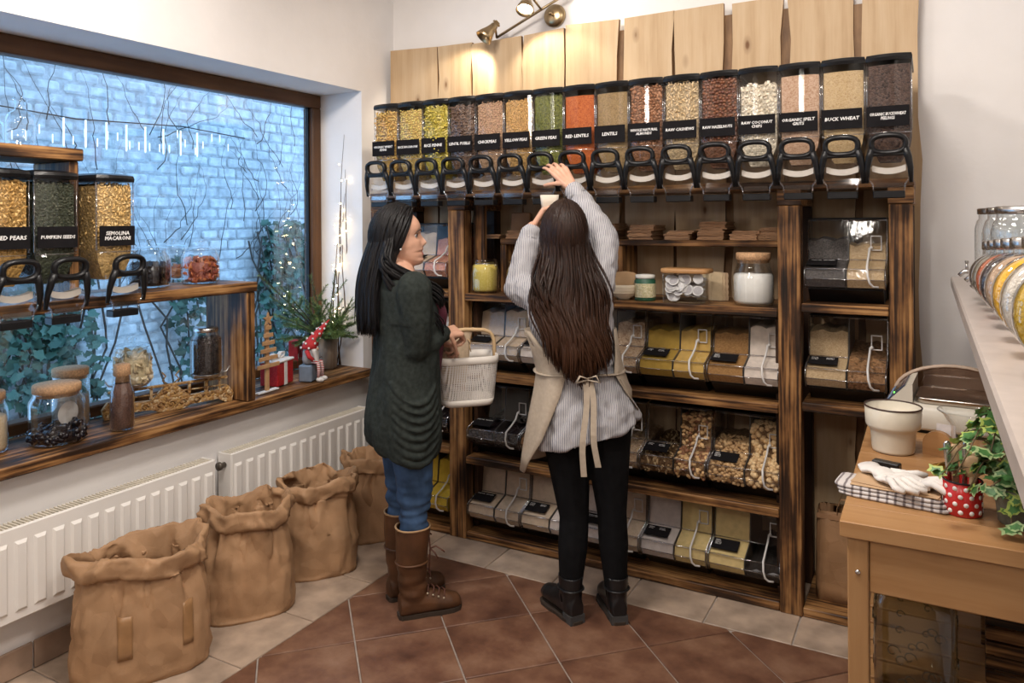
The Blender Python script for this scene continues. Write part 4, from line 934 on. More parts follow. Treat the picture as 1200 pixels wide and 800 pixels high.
p = onZ(561, 344, AZ); clamp_jar((p.x + .0, 3.20, AZ), .063, .150, millet, .135, 'clamp top jar of yellow millet on the shelf beside the left post')
p = onZ(596, 347, AZ); clamp_jar((p.x + .0, 3.20, AZ), .058, .150, blackg, .11, 'clamp top jar of black grains beside the striped sleeve')
CER = plain('cream_ceramic', (.66, .56, .42), .45, var=.06); GRN = plain('green_band', (.02, .09, .05), .5); LABC = grain_mat('speckled_paper', [(.66, .58, .36), (.50, .46, .26), (.72, .66, .48)], 170)
p = onZ(737, 349, AZ); t = thing('ceramic_bowl', 'small ribbed cream bowl holding round kraft paper filters on the jar shelf', 'bowl', (p.x, 3.19, AZ))
b = MB(); b.lathe([(.028, 0), (.03, .006), (.055, .02), (.063, .04), (.066, .066), (.063, .068), (.058, .04), (.03, .014), (.001, .012)], 28); b.obj('bowl_body', CER, t)
for z in (.032, .044, .056): b = MB(); q = .061 + (z - .03) * .14; b.tube([(q * math.cos(2 * PI * k / 24), q * math.sin(2 * PI * k / 24), z) for k in range(24)], .0016, 5, 0, True); b.obj('rib', CER, t)
t2 = thing('paper_filters', 'fan shaped stack of kraft paper filters standing in the cream bowl', 'paper filters', (p.x, 3.19, AZ + .02))
KP = plain('kraft_card', (.46, .29, .15), .8, var=.06)
fan = [(-.03, 0), (.03, 0), (.062, .085), (.035, .10), (0, .105), (-.035, .10), (-.062, .085)]
for k in range(4): b = MB(); b.prism([(x + .003 * k, z) for x, z in fan], -.012 + .006 * k, -.009 + .006 * k, 1); b.obj('filter_sheet', KP, t2)
p = onZ(769, 348, AZ); t = thing('banded_jar', 'small ceramic jar with dark green bands and speckled label', 'jar', (p.x, 3.19, AZ))
b = MB(); b.lathe([(.043, 0), (.046, .004), (.046, .088), (.040, .094), (.04, .102)], 26); b.obj('jar_body', GRN, t)
b = MB(); b.lathe([(.0465, .016), (.0468, .02), (.0468, .072), (.0465, .076)], 26, 0, None, False, False); b.obj('label_band', LABC, t)
b = MB(); b.lathe([(.042, .097), (.043, .1), (.043, .112), (.03, .114)], 24); b.obj('lid', plain('white_lid', (.62, .60, .55), .5), t)
p = onZ(811, 352, AZ); t = thing('tag_box', 'square glass box with wooden lid full of round white paper tags', 'box', (p.x, 3.19, AZ))
b = MB(); b.loft([sring(0, 0, z, .094, .06, 32, 9) for z in (.001, .008, .125)], 0, True, True, False); b.obj('glass', GLASS, t)
b = MB(); b.loft([sring(0, 0, z, .104 - q, .068 - q, 36, 5) for z, q in ((.126, .002), (.129, 0), (.142, 0), (.145, .003))]); b.obj('wooden_lid', BEECH, t)
tg = MB().lathe([(.021, 0), (.0225, .0006), (.021, .0015)], 18).mesh('paper_tag', [plain('tag_white', (.66, .63, .62), .8)]); tg2 = MB(); tg2.lathe([(.0225, 0), (.024, .0006), (.0225, .0015)], 18); tg2.lathe([(.001, .0016), (.018, .0018)], 18, 1, None, False, False); tg2 = tg2.mesh('paper_tag', [bpy.data.materials['tag_white'], plain('tag_grey', (.40, .37, .38), .7)])
for k in range(46):
    o = inst('paper_tag', tg2 if k % 3 == 0 else tg, None, (p.x + rng.uniform(-.066, .066), 3.19 + rng.uniform(-.030, .030), AZ + .026 + .0019 * k)); o.rotation_euler = (rng.uniform(-.35, .35), rng.uniform(-.35, .35), rng.uniform(0, 6))
    if k % 2 == 0: o.location = (p.x + rng.uniform(-.066, .066), 3.19 - rng.uniform(.036, .050), AZ + .028 + .088 * rng.random()); o.rotation_euler = (1.25 + rng.uniform(-.35, .3), rng.uniform(-.5, .5), rng.uniform(-.3, .3))
    tag(o, 'round white paper tag inside the square glass box', 'tag', 'paper tags in the glass box')
p = onZ(838, 350, AZ); t = thing('kraft_cards', 'upright beige cards with deckled edge leaning behind the tag box', 'cards', (p.x - .005, 3.32, AZ))
for k in range(3): b = MB(); b.prism([(-.06 + .012 * k, .0), (.05 + .012 * k, 0)] + [(.05 + .012 * k + (.003 if j % 2 else 0), .012 * j) for j in range(1, 11)] + [(-.06 + .012 * k, .13)], .004 * k, .004 * k + .002, 1); b.obj('card', plain('card_%d' % k, (.62 - .08 * k, .48 - .08 * k, .30 - .05 * k), .8), t)
p = onZ(883, 356, AZ); t = jar('cork_jar', (p.x + .006, 3.215, AZ), .082, .185, 'large cork lidded jar of white powder next to the right post', 'cork', .125, WHT, None, None, .3, .066)
# kraft bags on the riser shelf
def bagmesh(w, d, h, seed):
    r = random.Random(seed); b = MB(); n = 8
    top = [(-w / 2 + w * k / n, r.uniform(-.0015, .0015)) for k in range(n + 1)]
    b.loft([[(x, -d / 2, z * .6), (x, -d / 2, h + z), (x, d / 2, h * .8 + z), (x, d / 2, z)] for x, z in top], 0, False); return b.mesh('paper_bag', [KRAFT2])
PB = [bagmesh(.112, .17, .0062, k) for k in range(4)]; PBS = [bagmesh(.085, .15, .0062, 9 + k) for k in range(2)]
RZ = 1.196 + .2625
stk = [(575, 3, 'thin kraft stack left of the raised sleeve', 1), (604, 6, 'kraft stack behind the raised forearm', 0), (704, 11, 'tall stack beside the striped shoulder', 0), (749, 10, 'neat block, second stack from the shoulder', 0), (793, 6, 'low sagging stack between two taller ones', 0), (832, 12, 'tallest stepped kraft stack', 0), (871, 6, 'low stack second from the right post', 0), (898, 8, 'narrow stack against the right post', 1)]
ORD = ['topmost', 'second', 'third', 'fourth', 'fifth', 'sixth', 'seventh', 'eighth', 'ninth', 'tenth', 'eleventh', 'twelfth']
for px, n, lab, sm in stk:
    c = onY(px, 284, 3.28)
    for k in range(n):
        me = (PBS if sm else PB)[k % (2 if sm else 4)]
        o = inst('paper_bag', me, None, (c.x + rng.uniform(-.004, .004) + (.012 if k > n / 2 else 0), 3.37 + rng.uniform(-.006, .006), RZ + .0008 + k * .0066), rng.uniform(-.03, .03)); m_ = ORD[n - 1 - k]
        tag(o, (m_ + ' bag of the ' if n - 1 - k == 0 else m_ + ' bag from the top of the ') + lab, 'paper bag', 'bags of the ' + lab)
# folded kraft carrier bag upright at left on riser
p = onZ(578, 281, RZ); b = MB(); b.box((0, 0, .065), (.11, .02, .13), .004, M=TR(rx=-.06)); tag(b.obj('upright_bag', KRAFT2, None, (p.x - .05, 3.44, RZ + .001)), 'kraft bag standing upright on the riser shelf beside the left support', 'paper bag')
# carrier bag in the right bay
KR3 = kraft('carrier_kraft', (.30, .165, .08))
t = thing('carrier_bag', 'brown paper carrier bag with loop handles in the bottom right bay', 'bag', (-.275, 3.30, .0385))
b = MB(); n = 48
b.loft([[(x + rng.uniform(-.003, .003), y + rng.uniform(-.004, .004), z) for x, y, z in sring(0, 0, z, .13 * k, .085 * k2, n, 6)] for z, k, k2 in ((.0, .98, 1), (.05, 1, 1), (.10, 1.0, .97), (.16, .99, .92), (.22, 1, .85), (.28, .98, .75), (.34, .97, .62), (.345, .95, .58), (.25, .95, .6), (.05, .9, .8))], 0, True, True, True); b.obj('paper_body', KR3, t)
b = MB(); b.box((0, -.058, .325), (.25, .0015, .02), 0); b.obj('sewn_hem', KRAFT2, t)
for y in (-.05, .05): b = MB(); b.tube([(-.05, y, .30), (-.05, y, .36), (-.035, y - .004, .40), (.035, y - .004, .40), (.05, y, .36), (.05, y, .30)], .009, 6, flat=.2); b.obj('handle', KR3, t)
# ================= wall spotlight =================
lamp = thing('wall_spotlight', 'antique brass wall spotlight with two heads above the planks', 'lamp', tuple(onY(651, 19, 3.567)))
b = MB(); b.lathe([(.055, 0), (.06, .004), (.058, .018), (.03, .026), (.012, .03)], 26, 0, TR(rx=PI / 2)); b.obj('wall_plate', BRASS, lamp)
B0 = lamp.location; pA, pB = onY(582, 44, 3.50) - B0, onY(668, -10, 3.50) - B0
b = MB(); b.tube([pA, (pA + pB) / 2, pB], .007, 10); b.tube([(0, -.028, 0), (0, -.075, 0)], .008, 8); b.obj('bar', BRASS, lamp)
def head(at, aim, on):
    d = Vector(aim).normalized(); q = d.to_track_quat('Z', 'Y').to_matrix().to_4x4(); q.translation = at
    b = MB(); b.lathe([(.006, -.045), (.02, -.04), (.022, -.02), (.028, .0), (.04, .03), (.046, .055), (.043, .056), (.036, .03), (.02, .005), (.001, .0)], 26, 0, q); b.obj('lamp_head', BRASS, lamp)
    b = MB(); b.box((0, 0, -.052), (.018, .03, .03), .004, 0, q); b.lathe([(.006, -.022), (.006, .022)], 8, 0, q @ TR((0, 0, -.055), rx=PI / 2)); b.obj('swivel', BRASS, lamp)
    if on: b = MB(); b.ell((0, 0, .034), (.03, .03, .022), 12, 0, q); b.obj('bulb', emit('lamp_bulb', (1, .9, .75), 25), lamp)
hA = onY(574, 36, 3.40) - B0; hB = onY(617, 3, 3.34) - B0
head(hA, (-.45, -.5, -.75), False); head(hB, (.1, -.5, -.86), True)
b = MB(); b.tube([pA, hA + Vector((.02, .02, .03))], .006, 8); b.tube([(pA + pB) * .5 + (pB - pA) * .12, hB + Vector((0, .05, .045))], .006, 8); b.obj('arm', BRASS, lamp)
spot('spot_glow', tuple(B0 + hB + Vector((.02, -.01, -.05))), tuple(B0 + hB + Vector((.1, .15, -.5))), 14, (1, .88, .70), 110, .4, .03)
spot('spot_glow', tuple(B0 + hB + Vector((.02, -.02, .05))), tuple(B0 + hB + Vector((.75, .22, -.02))), 9, (1, .88, .70), 95, .3, .03)
spot('spot_glow', tuple(B0 + hA + Vector((-.03, -.03, -.05))), tuple(B0 + hA + Vector((-.28, .16, -.35))), 9, (1, .88, .70), 85, .4, .03)
# ================= work table at right =================
TBL = .85
tb = thing('work_table', 'oiled pine work table with apron and lower slatted shelf at the right edge', 'table', (.15, 2.2, 0))
def tp(name, lo, hi, m, bev=.003): o = boxobj(name, lo, hi, m, tb, bev); o.location = o.location - Vector((.15, 2.2, 0)); return o
TX0, TX1, TY0, TY1 = -.185, .485, 1.90, 3.075
pl = [TY0 + (TY1 - TY0) * k / 10 for k in range(11)]
for a, c in zip(pl[:-1], pl[1:]): tp('top_plank', (TX0, a + .0004, TBL - .036), (TX1, c - .0004, TBL), BEECH, .0015)
for x in (TX0 + .015, TX1 - .065):
    for y in (TY0 + .012, TY1 - .06): tp('leg', (x, y, .001), (x + .045, y + .045, TBL - .037), BEECHZ)
tp('apron', (TX0 + .061, TY0 + .018, TBL - .16), (TX1 - .066, TY0 + .042, TBL - .037), BEECH)
tp('apron', (TX0 + .022, TY0 + .058, TBL - .16), (TX0 + .046, TY1 - .061, TBL - .037), BURN[1])
tp('apron', (TX0 + .061, TY1 - .05, TBL - .16), (TX1 - .066, TY1 - .026, TBL - .037), BEECH)
tp('lower_rail', (TX0 + .061, TY0 + .016, .335), (TX1 - .066, TY0 + .05, .385), BEECH)
for k in range(11): tp('shelf_slat', (TX0 + .02, TY0 + .06 + .098 * k, .352), (TX1 - .02, TY0 + .06 + .098 * k + .085, .37), BEECH)
for z in (TBL - .115, .36): b = MB(); b.lathe([(.006, 0), (.006, .003), (.003, .005)], 10, 0, TR((TX0 + .0375, TY0 + .011, z), rx=PI / 2)); o = b.obj('bolt', STEEL, tb, (-.15, -2.2, 0))
# demijohn jar under the table, slatted crate behind
c = Vector((-.035, 2.10, .3705)); t = thing('square_jar', 'large empty square glass jar with pressed pattern under the table', 'jar', tuple(c))
b = MB(); b.loft([sring(0, 0, z, q, q, 36, 5) for z, q in ((0, .082), (.008, .088), (.03, .09), (.24, .09), (.265, .086), (.285, .07), (.295, .06), (.31, .06))], 0, True, True, False); b.obj('glass', OLDGLASS, t)
b = MB()
for k in range(44):
    f = k % 4; u, z = rng.uniform(-.065, .065), rng.uniform(.04, .22); q = rng.uniform(.010, .018); pts = [(u + q * math.cos(a) * (1 - a / 9), z + q * math.sin(a) * (1 - a / 9)) for a in [j * .7 for j in range(9)]]
    pts = [(x, -.0895, zz) if f == 0 else (-.0895, x, zz) if f == 1 else (x, .0895, zz) if f == 2 else (.0895, x, zz) for x, zz in pts]; b.tube(pts, .0018, 4)
stuff(b.obj('pressed_pattern', OLDGLASS, t))
t = thing('slatted_crate', 'dark slatted wooden crate standing behind the square jar under the table', 'crate', (.27, 2.36, .3705))
for k in range(9): b = MB(); b.box((0, -.10, .018 + .037 * k), (.30, .014, .031), .002, M=TR()); b.obj('slat', BURN[0], t)
for x in (-.14, .14):
    b = MB(); b.box((x, -.085, .165), (.02, .014, .33), .002); b.obj('upright', BURN[2], t)
b = MB(); b.box((0, .10, .165), (.30, .014, .33), .002); b.obj('back_board', BURN[0], t)
# ---- things on the table ----
T = TBL + .0005
ENC = plain('cream_enamel', (.70, .64, .52), .3, var=.03)
p = onZ(1043, 534, T); t = thing('enamel_pot', 'cream enamel stepped pot with dark rim near the table corner', 'pot', (p.x + .006, p.y + .06, T)); PS = TR(s=(.89, .89, .90))
b = MB(); b.lathe([(.058, .0), (.064, .003), (.066, .01), (.070, .068), (.074, .076), (.083, .084), (.085, .092), (.088, .148), (.086, .150), (.082, .095), (.066, .074), (.062, .012), (.001, .008)], 36, 0, PS); b.obj('pot_body', ENC, t)
b = MB(); b.tube([(.0875 * math.cos(2 * PI * k / 36), .0875 * math.sin(2 * PI * k / 36), .150) for k in range(36)], .0028, 6, 0, True, PS); b.obj('dark_rim', plain('dark_enamel', (.05, .025, .02), .3), t)
p = onZ(1039, 549, T); t = inst('black_block', MB().box((0, 0, .0105), (.072, .026, .021), .003).mesh('black_block', BLACKP), None, (p.x, p.y, T), -.30); tag(t, 'small black plastic marker block lying in front of the cream pot', 'block')
# folded towel, kraft envelopes, gloves
PLAID = cloth('plaid_towel', (.56, .52, .50), (.20, .17, .17), 0, 16, thr=.80)
p = onZ(1043, 584, T); t = thing('folded_towel', 'folded grey plaid towel under the kraft envelopes at the table front', 'towel', (p.x + .01, p.y + .01, T), -.12)
for k in range(3): b = MB(); b.loft([[(x, y + .004 * math.sin(x * 40 + k), z) for x, y, z in sring(-.005 * k, .004 * k, .0045 + .009 * k + zz, .125 - q, .055 - q, 36, 8)] for zz, q in ((-.0042, .004), (-.002, 0), (.002, 0), (.0042, .004))]); b.obj('fold', PLAID, t)
KE = plain('kraft_envelope', (.50, .33, .19), .75, var=.06)
for k, (dx, dy, rz_) in enumerate(((0, .0, -.10), (.004, .006, -.22))):
    o = inst('envelope', MB().box((0, 0, 0), (.20, .105, .002), .0006).mesh('envelope', KE), None, (p.x + .015 + dx, p.y + .018 + dy, T + .0295 + .0026 * k), rz_); tag(o, ['lower kraft envelope lying directly on the plaid towel', 'upper kraft envelope lying right under the white gloves'][k], 'envelope')
COT = plain('white_cotton', (.72, .68, .64), .95, var=.04, bs=.4, bscale=200, bd=.002)
def glove(pos, rz_, sd, label):
    t = thing('cotton_glove', label, 'glove', pos, rz_); r = random.Random(sd); b = MB()
    b.loft([[(x, y + r.uniform(-.002, .002), max(.0015, z + .012 + .005 * math.sin(x * 90 + sd))) for x, y, z in [(-.07 + .02 * k, w_ * math.cos(a), .010 * math.sin(a)) for a in [2 * PI * j / 14 for j in range(14)]]] for k, w_ in enumerate((.030, .032, .028, .030, .034, .036, .034, .024))])
    for j, (yy, ln, a) in enumerate(((-.026, .048, -.25), (-.008, .058, -.05), (.010, .055, .1), (.026, .042, .35))):
        b.tube([(.045, yy * .8, .013), (.07, yy, .016 + r.uniform(0, .006)), (.07 + ln * .6 * math.cos(a), yy + ln * .6 * math.sin(a), .012), (.07 + ln * math.cos(a + .2), yy + ln * math.sin(a + .3), .009)], [.010, .0095, .009, .006], 8)
    b.tube([(-.01, .025, .013), (.01, .05, .014), (.028, .066, .010)], [.011, .010, .007], 8); b.obj('glove_body', COT, t)
q = T + .0345
glove((p.x - .015, p.y + .04, q), -.95, 3, 'white cotton glove with fingers pointing towards the camera, on the envelopes')
glove((p.x + .035, p.y + .025, q + .001), -.30, 8, 'white cotton glove stretched towards the red dotted mug')
# gold cap and small items
GOLD = plain('gold_metal', (.70, .42, .08), .22, 1, var=.06)
p = onZ(1094, 556, T); t = thing('gold_clip', 'small shiny gold cap with black bead lying beside the red mug', 'clip', (p.x, p.y, T), .6)
b = MB(); b.lathe([(.001, 0), (.014, .0), (.015, .002), (.015, .036), (.013, .038), (.012, .004)], 8, 0, TR((0, 0, .014), ry=PI / 2 - .15)); b.obj('gold_cap', GOLD, t)
b = MB(); b.ell((.045, .012, .011), .011, 10); b.obj('black_bead', BLACKP, t)
p = onZ(1100, 536, T); t = thing('wooden_stand', 'small half round wooden block beside the glass jug', 'block', (p.x, p.y + .02, T), -.25)
b = MB(); b.prism([(-.04, 0)] + [(.04 * math.cos(PI - PI * k / 12), .034 + .038 * math.sin(PI * k / 12)) for k in range(13)] + [(.04, 0)], -.011, .011, 1); b.obj('stand_body', BEECH, t)
b = MB(); b.box((.015, .02, .045), (.05, .001, .09)); b.obj('price_card', plain('card_white', (.70, .66, .66), .8), t)
p = onZ(1136, 545, T); t = thing('glass_jug', 'clear glass measuring jug with pouring lip behind the red mug', 'jug', (p.x + .012, p.y + .05, T))
b = MB(); rr = []
for z, k in ((.001, .045), (.006, .05), (.05, .054), (.10, .06), (.13, .066), (.14, .070)):
    ring_ = sring(0, 0, z, k, k, 30); rr.append([(x - (.02 * ((z - .1) / .04) ** 2 if (z > .1 and x < -.04) else 0), y, z) for x, y, z in ring_])
b.loft(rr, 0, True, True, False); b.tube(rr[-1], .0018, 6, 0, True); b.tube([(.06, 0, .12), (.09, 0, .115), (.095, 0, .07), (.055, 0, .04)], .006, 8); b.obj('glass', GLASS, t)
# red dotted mug and utensils
p = onZ(1126, 606, T); mg = (p.x + .005, p.y + .035, T); t = thing('dotted_mug', 'red enamel mug with white dots and black rim holding utensils', 'mug', mg)
b = MB(); b.lathe([(.038, .0), (.041, .003), (.0415, .078), (.039, .079), (.038, .006), (.001, .004)], 30); b.obj('mug_body', plain('red_enamel', (.48, .02, .02), .25, var=.05), t)
b = MB(); b.tube([(.041 * math.cos(2 * PI * k / 30), .041 * math.sin(2 * PI * k / 30), .079) for k in range(30)], .0022, 6, 0, True); b.obj('black_rim', BLACKP, t)
DOT = plain('white_dot', (.75, .72, .70), .4); dm = MB().lathe([(.0001, .0008), (.005, .0006), (.0056, -.001)], 12, 0, None, True, False).mesh('dot', DOT)
for r_ in range(4):
    for k in range(11):
        a = 2 * PI * (k + .5 * (r_ % 2)) / 11; o = inst('dot', dm, t, (.0414 * math.cos(a), .0414 * math.sin(a), .012 + .018 * r_)); o.rotation_euler = (0, PI / 2, a)
def utensil(name, label, cat, dx, dy, tilt, build):
    t = thing(name, label, cat, (mg[0] + dx, mg[1] + dy, mg[2] + .006), 0); t.rotation_euler = tilt; build(t)
WSP = plain('pale_spoon_wood', (.50, .33, .19), .6, var=.12)
def spoon(t):
    b = MB(); b.tube([(0, 0, .0), (0, 0, .09)], .005, 8); b.obj('handle', WSP, t); b = MB(); b.ell((0, 0, .112), (.022, .008, .028), 14); b.obj('bowl', WSP, t)
def knife(t):
    b = MB(); b.loft([sring(0, 0, z, w_, .004, 12) for z, w_ in ((0, .005), (.1, .006), (.14, .009), (.155, .008), (.16, .004))]); b.obj('handle', STEEL, t)
def stick(t):
    b = MB(); b.loft([sring(0, 0, z, w_, .003, 12, 4) for z, w_ in ((0, .007), (.13, .008), (.15, .006))]); b.obj('blade', WSP, t)
utensil('steel_knife', 'steel handled knife standing in the red mug, leftmost utensil', 'knife', -.024, .006, (.03, -.06, .3), knife)
utensil('steel_knife', 'second shiny steel handle in the red mug beside the wooden spoon', 'knife', .002, .018, (-.04, .04, -.2), knife)
utensil('wooden_spatula', 'flat wooden stick between the two steel handles in the mug', 'spatula', -.012, .012, (-.03, -.02, .2), stick)
utensil('wooden_spoon', 'round wooden spoon in the red mug, bowl turned forward', 'spoon', .012, -.014, (.08, .06, .1), spoon)
utensil('wooden_spoon', 'taller pale wooden spoon at the back of the red mug', 'spoon', .02, .012, (-.12, .12, .2), spoon)
# ivy pot
p = onZ(1196, 622, T); iv = (p.x + .01, p.y + .045, T); t = thing('potted_ivy', 'variegated ivy trailing from a mossy grey stone pot at the right edge', 'plant', iv)
b = MB(); b.lathe([(.042, 0), (.05, .004), (.056, .06), (.058, .082), (.053, .084), (.05, .07), (.001, .068)], 26); b.obj('stone_pot', plain('mossy_stone', (.15, .15, .11), .9, var=.5, vs=14, bs=.6, bd=.004), t)
IVG, IVP, IVY_ = plain('ivy_green', (.06, .17, .045), .45, var=.35, vs=60), plain('ivy_pale', (.30, .40, .18), .5, var=.25, vs=60), plain('ivy_yellow', (.34, .42, .09), .5, var=.25)
def ivyleaf(sz):
    base, f = leafmesh(sz); inner = base * .62 + np.array([0, 0, .0012]); b = MB(); b.add(base.tolist(), f, 0, True); b.add((inner + np.array([0, -.04 * sz, 0])).tolist(), f, 1, True); return b
LM = [ivyleaf(.026).mesh('leaf', [IVP, IVG]), ivyleaf(.026).mesh('leaf', [IVG, IVG]), ivyleaf(.022).mesh('leaf', [IVY_, IVG])]
r = random.Random(12); vine = MB(); spots_ = []
for k in range(20):
    a = PI + r.uniform(-1.15, 1.5); ln = r.uniform(.06, .19); hz = r.uniform(.0, .16); dr = r.uniform(.0, .11) if k % 3 == 0 else 0
    pts = [(0, 0, .07)]
    for h in range(1, 7): f = h / 6; pts.append((math.cos(a) * ln * f + r.uniform(-.006, .006), math.sin(a) * ln * f + r.uniform(-.006, .006), max(.012, .07 + hz * math.sin(f * 2.4) * 1.2 - dr * f * f)))
    vine.tube(pts, .0016, 5); spots_ += [(q, a) for q in pts[1:]]
vine.obj('vine', plain('ivy_vine', (.14, .10, .05), .8), t)
for q, a in spots_:
    for m_ in range(1 + (r.random() < .8)):
        o = inst('leaf', r.choice(LM), t, (q[0] + r.uniform(-.014, .014), q[1] + r.uniform(-.014, .014), max(.022, q[2] + r.uniform(-.004, .016)))); o.rotation_euler = (r.uniform(.3, 1.3), r.uniform(-.5, .5), a + PI / 2 + r.uniform(-.9, .9)); s_ = r.uniform(.75, 1.25); o.scale = (s_,) * 3
# electronic scale
SCM = plain('scale_housing', (.62, .57, .48), .4, var=.04)
p = onZ(1100, 505, T); t = thing('shop_scale', 'cream electronic shop scale with dark steel tray and side display', 'scale', (.075, 2.905, T), -.06)
b = MB(); b.loft([sring(0, 0, z, .19 - q, .125 - q, 40, 7) for z, q in ((.012, .004), (.02, 0), (.075, .002), (.092, .016))]); b.obj('housing', SCM, t)
b = MB(); b.loft([sring(0, 0, z, .165, .11, 36, 7) for z in (.0, .0125)]); b.obj('base', BLACKP, t)
tray = MB(); tray.loft([sring(.035, 0, z, q, .108 * q / .15, 40, 8) for z, q in ((.093, .144), (.108, .150), (.112, .150), (.113, .144), (.1105, .14))], 0, True, True, True); tray.obj('steel_tray', plain('tray_steel', (.42, .37, .32), .22, 1, var=.08), t)
b = MB(); a_ = [(-.19 + .34 * (1 - math.cos(PI * k / 16)) / 2 * 1.1, .05 + .105 * math.sin(PI * k / 16)) for k in range(17)]
b.tube([(x, .118, z + .03) for x, z in a_], .007, 8); b.obj('arch_rim', plain('tan_rim', (.42, .31, .23), .45), t); b = MB(); b.loft([[(x, .112, .08), (x, .124, .08), (x, .124, max(.085, z + .03)), (x, .112, max(.085, z + .03))] for x, z in a_], 0, False); b.obj('arched_back', clear('smoked_cover', (.62, .50, .42), .05, .6), t)
b = MB(); w_ = [(-.205, .02), (-.205, .075), (-.135, .150), (-.118, .155), (-.118, .05)]; b.prism(w_, -.11, .11, 1); b.obj('display_wing', SCM, t)
DM = TR((-.1715, 0, .1135), ry=math.atan2(-.075, .07)); b = MB(); b.box((0, 0, .001), (.088, .19, .004), .001, 0, DM); dsp = b.obj('display_panel', plain('display_navy', (.035, .045, .085), .2), t)
b = MB(); b.box((.012, -.02, .0035), (.03, .11, .002), 0, 0, DM); b.obj('screen', plain('display_grey', (.07, .07, .065), .15), dsp)
b = MB(); b.box((-.022, 0, .0035), (.012, .18, .002), 0, 0, DM); b.obj('key_row', plain('display_blue', (.22, .33, .48), .4), dsp)
b = MB(); b.ell((.0, -.082, .004), (.003, .003, .002), 8, 0, DM); b.obj('status_led', emit('green_led', (.15, 1, .1), 3), dsp)
# ================= ledge with jars at the right =================
LZ = 1.33
def top_at(px, py): return onZ(px, py, LZ)
shelf = thing('wall_ledge', 'long pale ledge along the right wall carrying glass jars', 'ledge', (.07, 1.9, LZ))
b = MB(); b.box((.213, 0, -.018), (.425, 2.7, .036), .004); b.obj('ledge_board', plain('pale_ledge', (.38, .33, .30), .35, var=.06), shelf)
for y in (-1.0, 0, 1.0): b = MB(); b.prism([(.425, -.037), (.425, -.20), (.40, -.20), (.22, -.037)], y - .012, y + .012, 1); b.obj('bracket', ENAMEL_W, shelf)
for k, (px, py, r_, hh_, lab) in enumerate(((1188, 318, .095, .25, 'nearest big glass drink dispenser with steel lid on the ledge'), (1163, 316, .09, .25, 'middle glass drink dispenser with tap on the ledge'), (1152, 313, .08, .24, 'farthest glass drink dispenser at the end of the ledge'))):
    p = (.30 - .0 * k, 2.45 + .27 * k, LZ + .001) if 0 else ((.245, .235, .215)[k], (2.50, 2.76, 3.0)[k], LZ + .001)
    t = thing('drink_dispenser', lab, 'drink dispenser', p, 0, 'glass drink dispensers on the ledge')
    b = MB(); b.lathe([(r_ * .9, .001), (r_, .012), (r_, .18), (r_ * .93, .205), (r_ * .85, .213), (r_ * .85, .232)], 30, 0, None, True, False); b.obj('glass', GLASS, t)
    b = MB(); b.lathe([(r_ * .88, .228), (r_ * .90, .23), (r_ * .90, .246), (r_ * .84, .249), (.001, .25)], 30, 0, None, False, True); b.obj('steel_lid', STEEL, t)
    b = MB(); b.tube([(-r_ + .004, 0, .035), (-r_ - .03, 0, .035), (-r_ - .045, 0, .02)], [.009, .008, .007], 8); b.tube([(-r_ - .022, 0, .04), (-r_ - .022, 0, .065)], .005, 6); b.box((-r_ - .022, 0, .068), (.012, .03, .008), .002); b.obj('tap', STEEL, t)
    if k < 2:
        b = MB()
        for j in range(26):
            a = j * .6 + 1.2; z = .06 + .11 * ((j * .37) % 1); q = r_ + .0005; pts = [(q * math.cos(a + .10 * math.cos(u)), q * math.sin(a + .10 * math.cos(u)), z + .014 * math.sin(u)) for u in [2 * PI * m_ / 8 for m_ in range(8)]]; b.tube(pts, .0013, 4, 0, True)
        stuff(b.obj('pressed_pattern', GLASS, t))
spc = [('dark brown tea', (.06, .04, .03), 2.36), ('grey green herbs', (.20, .17, .12), 2.23), ('orange red spice', (.48, .11, .03), 2.09), ('black peppercorns', (.035, .025, .03), 1.94), ('beige powder', (.46, .30, .19), 1.78), ('bright yellow turmeric', (.80, .42, .02), 1.60), ('pale clear sugar', (.66, .58, .50), 1.43), ('golden yellow spice', (.62, .38, .02), 1.25)]
for k, (nm, c, y) in enumerate(spc):
    R_ = .062 + .003 * k; t = thing('tilted_spice_jar', 'tilted round glass jar of %s with metal lid on the ledge' % nm, 'jar', (.155 + .004 * k, y, LZ + .0015), 0, 'tilted spice jars on the ledge')
    D = TR((0, 0, R_ * 1.0), rx=PI / 2)
    b = MB(); b.lathe([(R_ * .8, -.042), (R_ * .95, -.036), (R_, -.025), (R_, .025), (R_ * .95, .036), (R_ * .8, .042)], 30, 0, D); b.obj('glass', GLASS, t)
    b = MB(); b.lathe([(R_ * .78, -.039), (R_ * .92, -.033), (R_ * .965, -.022), (R_ * .965, .022), (R_ * .92, .033), (R_ * .78, .039)], 26, 0, D); b.obj('filling', grain_mat('spice_%d' % k, [tuple(x * .8 for x in c), c], 240), t)
    N = TR((0, 0, R_), ry=.0)
    b = MB(); b.lathe([(.026, R_ * .96), (.026, R_ + .014)], 18, 0, N, False, False); b.obj('neck', GLASS, t)
    b = MB(); b.lathe([(.030, R_ + .008), (.032, R_ + .010), (.032, R_ + .028), (.029, R_ + .031)], 22, 0, N); b.obj('metal_lid', STEEL, t)
